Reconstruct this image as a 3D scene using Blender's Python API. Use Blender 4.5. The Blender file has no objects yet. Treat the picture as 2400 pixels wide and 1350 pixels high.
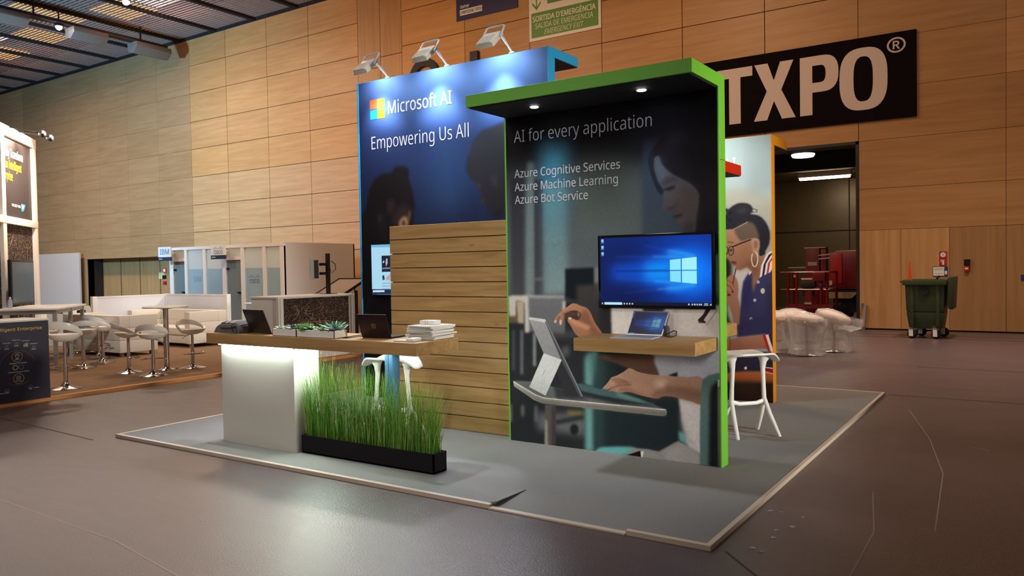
import bpy, bmesh, math, random
import numpy as np
from mathutils import Vector, Matrix
random.seed(7); rng = np.random.default_rng(7)
SC = bpy.context.scene
COL = SC.collection
PI = math.pi

# ------------------------------------------------------------------ camera
CAM_H = 1.6
FPX = 1841.2876                      # focal length in pixels of the 2400 px wide frame
CR = Vector((0.83152036, 0.55523811, -0.01686835))
CU = Vector((-4.01638725e-04, 3.09673125e-02, 9.99520317e-01))
CF = Vector((-0.55549414, 0.83111472, -0.02597296))
cd = bpy.data.cameras.new('camera'); cam = bpy.data.objects.new('camera', cd); COL.objects.link(cam)
cd.sensor_width = 36.0; cd.lens = FPX / 2400 * 36; cd.clip_end = 300
cam.matrix_world = Matrix(((CR.x, CU.x, -CF.x, 0), (CR.y, CU.y, -CF.y, 0), (CR.z, CU.z, -CF.z, CAM_H), (0, 0, 0, 1)))
SC.camera = cam

# ------------------------------------------------------------------ world, light, exposure
SC.view_settings.view_transform = 'Standard'; SC.view_settings.look = 'None'
SC.view_settings.gamma = 1; SC.view_settings.use_curve_mapping = False
SC.view_settings.exposure = 0.0
w = bpy.data.worlds.new('hall_air'); SC.world = w; w.use_nodes = True
bg = w.node_tree.nodes['Background']; bg.inputs[0].default_value = (1.0, 0.72, 0.62, 1); bg.inputs[1].default_value = 0.11

def light(name, kind, loc, target, energy, color, **kw):
    d = bpy.data.lights.new(name, kind); d.energy = energy; d.color = color
    for k, v in kw.items(): setattr(d, k, v)
    o = bpy.data.objects.new(name, d); COL.objects.link(o); o.location = loc
    if target is not None:
        o.rotation_euler = (Vector(target) - Vector(loc)).to_track_quat('-Z', 'Y').to_euler()
    return o
WARM = (1.0, 0.72, 0.47); WARM2 = (1.0, 0.84, 0.70); COOL = (0.80, 0.90, 1.0)
# hall lamps under the ceiling, the leftmost added to lift the far left wall
NEUT = (1.0, 0.90, 0.80); AMBER = (1.0, 0.60, 0.30)
for i, (x, y, e, c) in enumerate([(-37, 12, 900, WARM2), (-26, 14, 380, WARM2), (-16, 12, 560, WARM), (-8, 13, 300, WARM), (-13, 1, 120, NEUT),
                                  (-20, 3, 420, NEUT), (-1, 14, 110, WARM)]):
    light('overhead_light', 'AREA', (x, y, 10.6), (x, y, 0), e, c, shape='DISK', size=1.6)
light('overhead_light', 'AREA', (-1, 15.5, 10.6), (-1, 15.5, 0), 200, WARM2, shape='DISK', size=1.2, spread=1.3)  # extra light, narrowed to brighten only the floor near the bin
# added fill spots for wall, stand and lounge; only stand_lamp is a hall lamp
light('cool_wall_fill', 'SPOT', (-27, 5, 5.5), (-32, 20, 4.2), 11500, (0.28, 0.66, 1.0), spot_size=2.0, spot_blend=1.0, shadow_soft_size=0.6)  # added cool fill that whitens the left part of the wall
light('amber_wall_fill', 'SPOT', (-19, 6, 9.5), (-22, 20, 7.6), 2700, AMBER, spot_size=1.6, spot_blend=1.0, shadow_soft_size=0.6)  # added warm fills along the wood wall, no fixtures behind them
light('amber_wall_fill', 'SPOT', (-8, 8, 10.0), (-10, 20, 8.0), 1250, AMBER, spot_size=1.7, spot_blend=1.0, shadow_soft_size=0.6)
light('amber_wall_fill', 'SPOT', (0, 8, 9.0), (-2, 20, 2.0), 300, AMBER, spot_size=1.6, spot_blend=1.0, shadow_soft_size=0.6)
light('side_fill', 'SPOT', (10, 5.2, 2.8), (-2.5, 7, 1.7), 6000, (1.0, 0.95, 0.86), spot_size=0.50, spot_blend=.8, shadow_soft_size=0.4)  # added fill from the right for panel sides, low to spare the floor
light('lounge_fill', 'SPOT', (-5, 3, 9.8), (-16.5, 10.5, 0.8), 3400, (0.96, 0.97, 1.0), spot_size=0.55, spot_blend=.8, shadow_soft_size=0.8)  # unseen fill, added to brighten sofas and partition
light('sign_fill', 'SPOT', (-4, 1.5, 8), (-10.5, 4.5, 0.7), 420, (1.0, 0.96, 0.9), spot_size=0.26, spot_blend=.8, shadow_soft_size=0.4)  # small added fill on the black sign counter
light('lounge_fill', 'SPOT', (-1.5, 17.5, 8.5), (-17, 12.2, 1.2), 5200, (1.0, 0.95, 0.88), spot_size=0.55, spot_blend=.8, shadow_soft_size=0.8)
light('front_fill', 'SPOT', (1.0, -7, 4.0), (-3.2, 6.0, 1.2), 2000, (1.0, 0.95, 0.88), spot_size=0.26, spot_blend=.7, shadow_soft_size=1.2)  # added fills from behind the camera for surfaces facing it
light('front_fill', 'SPOT', (-8.5, -6, 9.0), (-4.9, 5.6, 1.3), 2900, (1.0, 0.95, 0.88), spot_size=0.46, spot_blend=.8, shadow_soft_size=2.0)
light('stand_lamp', 'SPOT', (-7.1, 5.43, 10.6), (-4.6, 5.2, 0), 1700, (0.88, 0.94, 1.0), spot_size=0.66, spot_blend=.8, shadow_soft_size=0.12)

# ------------------------------------------------------------------ materials
def lin(c):
    if isinstance(c, str):
        c = c.lstrip('#'); c = tuple(int(c[i:i + 2], 16) for i in (0, 2, 4))
    if max(c) > 1.001: c = tuple(v / 255 for v in c)
    return tuple(v / 12.92 if v <= 0.04045 else ((v + 0.055) / 1.055) ** 2.4 for v in c)
MATS = {}
def mat(name, col, rough=0.5, metal=0.0, spec=0.5, emit=None, estr=0.0, noise=0.0, nscale=8.0, bump=0.0, bscale=200.0, alpha=1.0, trans=0.0, stretch=(1, 1, 1), coat=0.0):
    if name in MATS: return MATS[name]
    m = bpy.data.materials.new(name); m.use_nodes = True; nt = m.node_tree; N = nt.nodes; L = nt.links
    p = N['Principled BSDF']; c = lin(col)
    p.inputs['Base Color'].default_value = (*c, 1); p.inputs['Roughness'].default_value = rough
    p.inputs['Metallic'].default_value = metal; p.inputs['Specular IOR Level'].default_value = spec
    if coat: p.inputs['Coat Weight'].default_value = coat
    if alpha < 1: p.inputs['Alpha'].default_value = alpha
    if trans: p.inputs['Transmission Weight'].default_value = trans
    if emit is not None:
        p.inputs['Emission Color'].default_value = (*lin(emit), 1); p.inputs['Emission Strength'].default_value = estr
    if noise or bump:
        tc = N.new('ShaderNodeTexCoord'); mp = N.new('ShaderNodeMapping'); mp.inputs['Scale'].default_value = stretch
        L.new(tc.outputs['Object'], mp.inputs[0])
    if noise:
        n = N.new('ShaderNodeTexNoise'); n.inputs['Scale'].default_value = nscale; n.inputs['Detail'].default_value = 5
        L.new(mp.outputs[0], n.inputs['Vector'])
        r = N.new('ShaderNodeMapRange'); r.inputs[1].default_value = 0.3; r.inputs[2].default_value = 0.7
        r.inputs[3].default_value = 1 - noise; r.inputs[4].default_value = 1 + noise
        L.new(n.outputs['Fac'], r.inputs[0])
        mx = N.new('ShaderNodeVectorMath'); mx.operation = 'SCALE'; mx.inputs[0].default_value = c
        L.new(r.outputs[0], mx.inputs['Scale']); L.new(mx.outputs[0], p.inputs['Base Color'])
    if bump:
        n2 = N.new('ShaderNodeTexNoise'); n2.inputs['Scale'].default_value = bscale; n2.inputs['Detail'].default_value = 3
        L.new(mp.outputs[0], n2.inputs['Vector'])
        b = N.new('ShaderNodeBump'); b.inputs['Strength'].default_value = bump; b.inputs['Distance'].default_value = 0.01
        L.new(n2.outputs['Fac'], b.inputs['Height']); L.new(b.outputs[0], p.inputs['Normal'])
    MATS[name] = m; return m

def wood(name, c1, c2, rough=0.45, grain=(1.0, 12.0, 12.0), scale=1.5, knots=0.0, tone=0.0):
    """wood grain from stretched noise in object space; 'tone' uses a per-board attribute"""
    m = bpy.data.materials.new(name); m.use_nodes = True; nt = m.node_tree; N = nt.nodes; L = nt.links
    p = N['Principled BSDF']; p.inputs['Roughness'].default_value = rough; p.inputs['Specular IOR Level'].default_value = 0.35
    tc = N.new('ShaderNodeTexCoord'); mp = N.new('ShaderNodeMapping'); mp.inputs['Scale'].default_value = grain
    L.new(tc.outputs['Object'], mp.inputs[0])
    n = N.new('ShaderNodeTexNoise'); n.inputs['Scale'].default_value = scale; n.inputs['Detail'].default_value = 7; n.inputs['Roughness'].default_value = 0.6
    n.inputs['Distortion'].default_value = 0.6
    L.new(mp.outputs[0], n.inputs['Vector'])
    r = N.new('ShaderNodeValToRGB'); r.color_ramp.elements[0].position = 0.33; r.color_ramp.elements[1].position = 0.68
    r.color_ramp.elements[0].color = (*lin(c1), 1); r.color_ramp.elements[1].color = (*lin(c2), 1)
    L.new(n.outputs['Fac'], r.inputs[0]); out = r.outputs[0]
    if knots:
        v = N.new('ShaderNodeTexVoronoi'); v.inputs['Scale'].default_value = 2.2
        mp2 = N.new('ShaderNodeMapping'); mp2.inputs['Scale'].default_value = (1.0, 1.0, 2.6); L.new(tc.outputs['Object'], mp2.inputs[0]); L.new(mp2.outputs[0], v.inputs['Vector'])
        mr = N.new('ShaderNodeMapRange'); mr.inputs[1].default_value = 0.02; mr.inputs[2].default_value = 0.10; mr.inputs[3].default_value = 1 - knots; mr.inputs[4].default_value = 1
        L.new(v.outputs['Distance'], mr.inputs[0])
        sc_ = N.new('ShaderNodeVectorMath'); sc_.operation = 'SCALE'; L.new(out, sc_.inputs[0]); L.new(mr.outputs[0], sc_.inputs['Scale']); out = sc_.outputs[0]
    if tone:
        a = N.new('ShaderNodeAttribute'); a.attribute_name = 'tone'
        sc2 = N.new('ShaderNodeVectorMath'); sc2.operation = 'MULTIPLY'; L.new(out, sc2.inputs[0]); L.new(a.outputs['Color'], sc2.inputs[1]); out = sc2.outputs[0]
    L.new(out, p.inputs['Base Color'])
    MATS[name] = m; return m

def painted(name, rough=0.5, emit=0.0, attr='Col', spec=0.3):
    """a printed or lit surface whose picture is stored in the mesh's colour attribute"""
    m = bpy.data.materials.new(name); m.use_nodes = True; nt = m.node_tree; p = nt.nodes['Principled BSDF']
    p.inputs['Roughness'].default_value = rough; p.inputs['Specular IOR Level'].default_value = spec
    a = nt.nodes.new('ShaderNodeAttribute'); a.attribute_name = attr
    if emit:
        p.inputs['Base Color'].default_value = (0.01, 0.01, 0.01, 1)
        nt.links.new(a.outputs['Color'], p.inputs['Emission Color']); p.inputs['Emission Strength'].default_value = emit
    else:
        nt.links.new(a.outputs['Color'], p.inputs['Base Color'])
    MATS[name] = m; return m

white = mat('white_laminate', (226, 222, 216), 0.4)
white_metal = mat('white_paint', (225, 220, 214), 0.35)
chrome = mat('chrome', (205, 200, 198), 0.12, 1.0)
black = mat('black_plastic', (18, 17, 19), 0.4)
black_gloss = mat('black_gloss', (8, 8, 10), 0.12)
grey_metal = mat('grey_metal', (125, 126, 126), 0.4, 0.5)
silver = mat('silver_metal', (190, 190, 190), 0.35, 0.6)
oak = wood('oak_board', (152, 116, 68), (184, 146, 92), 0.5, (0.6, 9, 9), 2.2, 0.35)
leather = mat('white_leather', (226, 216, 200), 0.5, bump=0.05, bscale=90)
stool_white = mat('stool_plastic', (232, 230, 222), 0.32)
dark_print = mat('navy_print', (34, 30, 48), 0.45)

# ------------------------------------------------------------------ mesh helpers
class MB:
    def __init__(s): s.v = []; s.f = []; s.m = []; s.M = None
    def add(s, vs, fs, m=0):
        b = len(s.v)
        for p in vs:
            p = Vector(p)
            s.v.append(s.M @ p if s.M is not None else p)
        for f in fs: s.f.append([b + i for i in f]); s.m.append(m)
        return s
    def box(s, x0, y0, z0, x1, y1, z1, m=0):
        x0, x1 = min(x0, x1), max(x0, x1); y0, y1 = min(y0, y1), max(y0, y1); z0, z1 = min(z0, z1), max(z0, z1)
        return s.add([(x0, y0, z0), (x1, y0, z0), (x1, y1, z0), (x0, y1, z0), (x0, y0, z1), (x1, y0, z1), (x1, y1, z1), (x0, y1, z1)],
                     [(0, 3, 2, 1), (4, 5, 6, 7), (0, 1, 5, 4), (1, 2, 6, 5), (2, 3, 7, 6), (3, 0, 4, 7)], m)
    def hexa(s, b, t, m=0):
        return s.add(list(b) + list(t), [(0, 3, 2, 1), (4, 5, 6, 7), (0, 1, 5, 4), (1, 2, 6, 5), (2, 3, 7, 6), (3, 0, 4, 7)], m)
    def prism(s, poly, z0, z1, m=0):
        n = len(poly)
        vs = [(x, y, z0) for x, y in poly] + [(x, y, z1) for x, y in poly]
        return s.add(vs, [list(range(n))[::-1], list(range(n, 2 * n))] + [(i, (i + 1) % n, n + (i + 1) % n, n + i) for i in range(n)], m)
    def tube(s, path, r, n=10, m=0, cap=True, flat=1.0, up=None):
        P = [Vector(p) for p in path]; k = len(P)
        R = r if isinstance(r, (list, tuple)) else [r] * k
        T = [(P[min(i + 1, k - 1)] - P[max(i - 1, 0)]).normalized() for i in range(k)]
        u0 = Vector(up) if up else (Vector((0, 0, 1)) if abs(T[0].z) < 0.9 else Vector((1, 0, 0)))
        A = (u0 - T[0] * u0.dot(T[0])).normalized(); vs = []
        for i in range(k):
            A = (A - T[i] * A.dot(T[i])).normalized(); B = T[i].cross(A)
            for j in range(n):
                a = 2 * PI * j / n
                vs.append(P[i] + (A * math.cos(a) + B * math.sin(a) * flat) * R[i])
        fs = [(i * n + j, i * n + (j + 1) % n, (i + 1) * n + (j + 1) % n, (i + 1) * n + j) for i in range(k - 1) for j in range(n)]
        if cap: fs += [list(range(n))[::-1], list(range((k - 1) * n, k * n))]
        return s.add(vs, fs, m)
    def bar(s, p0, p1, w, h, m=0, up=(0, 0, 1)):
        a, b = Vector(p0), Vector(p1); t = (b - a).normalized(); u = Vector(up)
        if abs(t.dot(u)) > 0.98: u = Vector((0, 1, 0))
        x = t.cross(u).normalized() * w / 2; z = x.cross(t).normalized() * h / 2
        return s.hexa([a - x - z, a + x - z, a + x + z, a - x + z], [b - x - z, b + x - z, b + x + z, b - x + z], m)
    def lathe(s, prof, c=(0, 0, 0), n=24, m=0, sx=1, sy=1):
        k = len(prof)
        vs = [(c[0] + r * math.cos(2 * PI * j / n) * sx, c[1] + r * math.sin(2 * PI * j / n) * sy, c[2] + z) for r, z in prof for j in range(n)]
        fs = [(i * n + j, i * n + (j + 1) % n, (i + 1) * n + (j + 1) % n, (i + 1) * n + j) for i in range(k - 1) for j in range(n)]
        fs += [list(range(n))[::-1], list(range((k - 1) * n, k * n))]
        return s.add(vs, fs, m)
    def sphere(s, c, r, m=0, n=12, k=8, sx=1, sy=1, sz=1):
        return s.lathe([(max(1e-4, r * math.sin(PI * i / k)), -r * math.cos(PI * i / k) * sz) for i in range(k + 1)], c, n, m, sx, sy)
    def quad(s, a, b, c, d, m=0): return s.add([a, b, c, d], [(0, 1, 2, 3)], m)
    def build(s, name, mats, parent=None, bevel=0.0, smooth=0.6, seg=2, world=False, sub=0, normals=True):
        me = bpy.data.meshes.new(name)
        off = parent.location if (world and parent is not None) else Vector((0, 0, 0))
        me.from_pydata([tuple(v - off) for v in s.v], [], s.f)
        if not isinstance(mats, (list, tuple)): mats = [mats]
        for m in mats: me.materials.append(m)
        me.polygons.foreach_set('material_index', s.m)
        if bevel or normals:
            bm = bmesh.new(); bm.from_mesh(me)
            if normals: bmesh.ops.recalc_face_normals(bm, faces=bm.faces)
            if bevel:
                es = [e for e in bm.edges if len(e.link_faces) == 2 and e.calc_face_angle(0) > 0.5]
                bmesh.ops.bevel(bm, geom=es, offset=bevel, segments=seg, affect='EDGES', profile=0.6, clamp_overlap=True)
            bm.to_mesh(me); bm.free()
        me.polygons.foreach_set('use_smooth', [smooth is not None] * len(me.polygons))
        if smooth is not None: me.set_sharp_from_angle(angle=smooth)
        me.update()
        o = bpy.data.objects.new(name, me); COL.objects.link(o)
        if parent is not None: o.parent = parent
        if sub:
            md = o.modifiers.new('s', 'SUBSURF'); md.levels = sub; md.render_levels = sub
        return o

def tag(o, label=None, cat=None, group=None, kind=None):
    if label: o['label'] = label
    if cat: o['category'] = cat
    if group: o['group'] = group
    if kind: o['kind'] = kind
    return o
def thing(name, label, cat, loc=(0, 0, 0), rz=0.0, group=None):
    o = bpy.data.objects.new(name, None); COL.objects.link(o); o.location = loc; o.rotation_euler = (0, 0, rz)
    o.empty_display_size = 0.1
    return tag(o, label, cat, group)
def struct(mb, name, mats, **kw): return tag(mb.build(name, mats, **kw), kind='structure')
def copy_tree(o, parent=None):
    c = o.copy(); COL.objects.link(c)
    if parent is not None: c.parent = parent
    for ch in list(o.children): copy_tree(ch, c)
    return c
def place(proto, first, loc, rz, label, group=None):
    o = proto if first else copy_tree(proto)
    o.location = loc; o.rotation_euler = (0, 0, rz)
    return tag(o, label, None, group)

# ------------------------------------------------------------------ lettering
import os
def load_font():
    try:
        d = os.path.join(bpy.utils.system_resource('DATAFILES'), 'fonts')
        return bpy.data.fonts.load(os.path.join(d, 'NotoSansHebrew-Regular.woff2'))
    except Exception:
        return None
FONT = load_font()
_tc = {}
def glyphs(body, off=0.0, res=3):
    k = (body, off, res)
    if k in _tc: return _tc[k]
    c = bpy.data.curves.new('t', 'FONT'); c.body = body; c.size = 1.0; c.offset = off; c.resolution_u = res; c.dimensions = '2D'; c.fill_mode = 'FRONT'
    if FONT: c.font = FONT
    o = bpy.data.objects.new('t', c); COL.objects.link(o)
    dg = bpy.context.evaluated_depsgraph_get(); me = bpy.data.meshes.new_from_object(o.evaluated_get(dg))
    vs = [(v.co.x, v.co.y) for v in me.vertices]; fs = [list(p.vertices) for p in me.polygons]
    bpy.data.objects.remove(o); bpy.data.curves.remove(c); bpy.data.meshes.remove(me)
    _tc[k] = (vs, fs); return vs, fs
def write(mb, body, O, U, V, width, cap, m=0, off=0.0, res=3, skew=0.0):
    if off > 0:                      # heavier weight: the same outline set four times, slightly apart
        U_, V_, O_ = Vector(U), Vector(V), Vector(O); d = off * cap * 0.9
        for q_, (a, b) in enumerate(((-d, 0), (d, 0), (0, d * .8), (0, -d * .8))): write1(mb, body, O_ + U_ * (a + d) + V_ * b + U_.cross(V_) * (.0004 * q_), U, V, width - 2 * d, cap, m, 0.0, res, skew)
    else: write1(mb, body, O, U, V, width, cap, m, off, res, skew)
def write1(mb, body, O, U, V, width, cap, m=0, off=0.0, res=3, skew=0.0):
    """letters in the plane O,U,V: left end of the baseline at O, given total width and capital height"""
    vs, fs = glyphs(body, off, res); h, _ = glyphs('H', off, res)
    x0 = min(v[0] for v in vs); x1 = max(v[0] for v in vs); hz = max(v[1] for v in h)
    sx = width / max(1e-6, x1 - x0); sz = cap / hz; O = Vector(O); U = Vector(U); V = Vector(V)
    mb.add([O + U * ((x - x0) * sx + skew * y * sz) + V * (y * sz) for x, y in vs], fs, m)
UX = (1, 0, 0); UZ = (0, 0, 1); UYn = (0, -1, 0); UY = (0, 1, 0)

# ------------------------------------------------------------------ printed pictures
def onp(px, py, y):
    """point of the vertical plane Y=y seen at a position of the photograph (used to trace the prints)"""
    d = CF * FPX + CR * (px - 1200) - CU * (py - 675)
    t = y / d.y
    return d.x * t, CAM_H + d.z * t
def catmull(pts, k=5):
    P = np.array(pts, float); n = len(P); out = []
    for i in range(n):
        p0, p1, p2, p3 = P[i - 1], P[i], P[(i + 1) % n], P[(i + 2) % n]
        for t in np.linspace(0, 1, k, endpoint=False):
            out.append(0.5 * ((2 * p1) + (-p0 + p2) * t + (2 * p0 - 5 * p1 + 4 * p2 - p3) * t * t + (-p0 + 3 * p1 - 3 * p2 + p3) * t ** 3))
    return np.array(out)
def blur1(a, r, ax):
    if r < 1: return a
    p = [(0, 0)] * a.ndim; p[ax] = (r + 1, r); b = np.cumsum(np.pad(a, p, mode='edge'), axis=ax)
    n = a.shape[ax]
    hi = np.take(b, np.arange(2 * r + 1, 2 * r + 1 + n), axis=ax); lo = np.take(b, np.arange(0, n), axis=ax)
    return (hi - lo) / (2 * r + 1)
def blur(a, s):
    r = int(round(s))
    for _ in range(2): a = blur1(blur1(a, r, 0), r, 1)
    return a
class Canvas:
    """colour picture on a fine mesh: nx x nz points between (x0,z0) and (x1,z1); conv maps trace positions to (x,z)"""
    def __init__(s, x0, x1, z0, z1, res, conv, base):
        s.x0, s.x1, s.z0, s.z1 = x0, x1, z0, z1; s.conv = conv
        s.nx = int((x1 - x0) / res) + 1; s.nz = int((z1 - z0) / res) + 1
        s.img = np.ones((s.nz, s.nx, 3)) * np.array(base, float)
    def px(s, p):
        x, z = s.conv(*p)
        return (x - s.x0) / (s.x1 - s.x0) * (s.nx - 1), (z - s.z0) / (s.z1 - s.z0) * (s.nz - 1)
    def mask(s, pts, soft=0.7, smooth=True):
        q = np.array([s.px(p) for p in pts])
        if smooth and len(q) > 3: q = catmull(q)
        pad = int(3 * soft + 3)
        a = max(0, int(q[:, 0].min()) - pad); b = min(s.nx, int(q[:, 0].max()) + pad + 2)
        c = max(0, int(q[:, 1].min()) - pad); d = min(s.nz, int(q[:, 1].max()) + pad + 2)
        if b <= a or d <= c: return None
        ss = 2
        X = (np.arange((b - a) * ss) + 0.5) / ss - 0.5 + a; Z = (np.arange((d - c) * ss) + 0.5) / ss - 0.5 + c
        M = np.zeros((len(Z), len(X)), bool)
        for i in range(len(q)):
            xa, za = q[i - 1]; xb, zb = q[i]
            if za == zb: continue
            r = np.nonzero((Z >= min(za, zb)) & (Z < max(za, zb)))[0]
            if len(r) == 0: continue
            xi = xa + (Z[r] - za) / (zb - za) * (xb - xa)
            M[r] ^= X[None, :] >= xi[:, None]
        M = M.astype(float).reshape(d - c, ss, b - a, ss).mean(axis=(1, 3))
        if soft >= 1: M = blur(M, soft)
        return (slice(c, d), slice(a, b)), M
    def fill(s, pts, col, soft=0.7, alpha=1.0, smooth=True, col2=None, ax=1):
        r = s.mask(pts, soft, smooth)
        if r is None: return
        sl, M = r; M = M[..., None] * alpha; c1 = np.array(col, float)
        if col2 is not None:                       # colour runs from col (top / left) to col2 (bottom / right)
            n = M.shape[0] if ax == 1 else M.shape[1]; t = np.linspace(0, 1, n)
            if ax == 1: t = t[::-1][:, None, None]
            else: t = t[None, :, None]
            c1 = c1 * (1 - t) + np.array(col2, float) * t
        s.img[sl] = s.img[sl] * (1 - M) + c1 * M
    def line(s, pts, wd, col, soft=0.5, alpha=1.0):
        q = np.array(pts, float)
        for i in range(len(q) - 1):
            t = q[i + 1] - q[i]; L = np.hypot(*t) + 1e-9; n = np.array([-t[1], t[0]]) / L * wd / 2; e = t / L * wd * 0.3
            s.fill([q[i] + n - e, q[i + 1] + n + e, q[i + 1] - n + e, q[i] - n - e], col, soft, alpha, smooth=False)
    def ell(s, cx, cy, rx, ry, col, soft=0.7, alpha=1.0, col2=None):
        s.fill([(cx + rx * math.cos(a), cy + ry * math.sin(a)) for a in np.linspace(0, 2 * PI, 16, endpoint=False)], col, soft, alpha, True, col2)
    def noise(s, amp, sc=3):
        n = rng.normal(0, 1, (s.nz, s.nx)); n = blur(n, sc) if sc >= 1 else n; n /= n.std() + 1e-9
        s.img *= (1 + amp * n)[..., None]
    def build(s, name, m, O, U, V, parent, gain=1.0, world=True):
        """O is where (x0,z0) lies; U,V span the plane"""
        O = np.array(O, float); U = np.array(U, float); V = np.array(V, float)
        gx = np.linspace(0, s.x1 - s.x0, s.nx); gz = np.linspace(0, s.z1 - s.z0, s.nz)
        P = O + gx[None, :, None] * U + gz[:, None, None] * V
        if world and parent is not None: P = P - np.array(parent.location)
        idx = np.arange(s.nx * s.nz).reshape(s.nz, s.nx)
        F = np.stack([idx[:-1, :-1], idx[:-1, 1:], idx[1:, 1:], idx[1:, :-1]], -1).reshape(-1, 4)
        me = bpy.data.meshes.new(name); me.vertices.add(s.nx * s.nz); me.vertices.foreach_set('co', P.reshape(-1))
        me.loops.add(F.size); me.loops.foreach_set('vertex_index', F.reshape(-1)); me.polygons.add(len(F))
        me.polygons.foreach_set('loop_start', np.arange(0, F.size, 4)); me.update(calc_edges=True)
        c = np.clip(s.img / 255.0, 0, 1); c = np.where(c <= 0.04045, c / 12.92, ((c + 0.055) / 1.055) ** 2.4) * gain
        at = me.color_attributes.new('Col', 'FLOAT_COLOR', 'POINT')
        at.data.foreach_set('color', np.concatenate([c, np.ones((s.nz, s.nx, 1))], -1).reshape(-1))
        me.materials.append(m); me.validate()
        o = bpy.data.objects.new(name, me); COL.objects.link(o)
        if parent is not None: o.parent = parent
        return o

# ================================================================== SETTING
wood_h = wood('wall_wood', (182, 138, 94), (200, 156, 112), 0.42, (0.35, 1, 5.0), 1.6, 0, True)
wood_v = wood('wall_wood_upright', (178, 132, 84), (198, 150, 102), 0.42, (4.5, 1, 0.30), 1.6, 0, True)
gap = mat('joint_dark', (46, 28, 18), 0.8)

def floor_material():
    m = bpy.data.materials.new('hall_floor'); m.use_nodes = True; nt = m.node_tree; N = nt.nodes; L = nt.links; p = N['Principled BSDF']
    tc = N.new('ShaderNodeTexCoord')
    n1 = N.new('ShaderNodeTexNoise'); n1.inputs['Scale'].default_value = 0.55; n1.inputs['Detail'].default_value = 6
    n2 = N.new('ShaderNodeTexNoise'); n2.inputs['Scale'].default_value = 3.0; n2.inputs['Detail'].default_value = 8; n2.inputs['Distortion'].default_value = 1.2
    mp = N.new('ShaderNodeMapping'); mp.inputs['Scale'].default_value = (0.35, 1.6, 1); mp.inputs['Rotation'].default_value = (0, 0, 0.3)
    L.new(tc.outputs['Object'], n1.inputs['Vector']); L.new(tc.outputs['Object'], mp.inputs[0]); L.new(mp.outputs[0], n2.inputs['Vector'])
    r = N.new('ShaderNodeValToRGB'); r.color_ramp.elements[0].position = 0.3; r.color_ramp.elements[1].position = 0.75
    r.color_ramp.elements[0].color = (*lin((80, 63, 64)), 1); r.color_ramp.elements[1].color = (*lin((89, 71, 72)), 1)
    mx = N.new('ShaderNodeMath'); mx.operation = 'MULTIPLY_ADD'; mx.inputs[1].default_value = 0.55
    ad = N.new('ShaderNodeMath'); ad.operation = 'MULTIPLY'; ad.inputs[1].default_value = 0.45; L.new(n2.outputs['Fac'], ad.inputs[0])
    L.new(n1.outputs['Fac'], mx.inputs[0]); L.new(ad.outputs[0], mx.inputs[2]); L.new(mx.outputs[0], r.inputs[0])
    L.new(r.outputs[0], p.inputs['Base Color'])
    p.inputs['Roughness'].default_value = 0.36; p.inputs['Specular IOR Level'].default_value = 0.9
    mr = N.new('ShaderNodeMapRange'); mr.inputs[3].default_value = 0.30; mr.inputs[4].default_value = 0.42; L.new(n2.outputs['Fac'], mr.inputs[0]); L.new(mr.outputs[0], p.inputs['Roughness'])
    n3 = N.new('ShaderNodeTexNoise'); n3.inputs['Scale'].default_value = 70; n3.inputs['Detail'].default_value = 2
    mp3 = N.new('ShaderNodeMapping'); mp3.inputs['Scale'].default_value = (1, 1.6, 1); L.new(tc.outputs['Object'], mp3.inputs[0]); L.new(mp3.outputs[0], n3.inputs['Vector'])
    b = N.new('ShaderNodeBump'); b.inputs['Strength'].default_value = 0.7; b.inputs['Distance'].default_value = 0.004
    L.new(n3.outputs['Fac'], b.inputs['Height']); L.new(b.outputs[0], p.inputs['Normal'])
    return m
floor_m = floor_material()
f = MB(); f.quad((-62, -8, 0), (22, -8, 0), (22, 34, 0), (-62, 34, 0)); fl = struct(f, 'floor', floor_m, smooth=None)
# duct covers and joints in the hall floor
seam_m = mat('floor_seam', (40, 30, 30), 0.6)
s = MB()
for a, b, wd in [((-1.47, 10.30), (6, 10.26), .03), ((-60, 18.15), (20, 18.15), .035), ((-60, 18.75), (20, 18.75), .02), ((-1.44, 4.25), (-0.6, 3.37), .012), ((-7.6, 4.02), (-16, 4.45), .02), ((-1.5, 13.2), (8, 13.1), .02)]:
    s.bar((*a, 0.001), (*b, 0.001), wd, 0.002)
struct(s, 'trim_1', seam_m, smooth=None)
scr = MB(); scr_m = mat('floor_scratch', (150, 128, 120), 0.5)
for pts in [[(-1.145, 9.36), (-0.8, 7.9), (-0.585, 6.65), (-0.50, 5.2)], [(-0.504, 7.75), (-0.42, 7.70), (-0.341, 7.63)], [(-0.95, 5.9), (-0.80, 5.0), (-0.79, 4.2), (-0.72, 3.6)], [(-6.2, 2.6), (-4.6, 2.55), (-3.0, 2.3)]]:
    for a, b in zip(pts, pts[1:]): scr.bar((*a, 0.0008), (*b, 0.0008), 0.008, 0.0008)
struct(scr, 'trim_2', scr_m, smooth=None)

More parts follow.
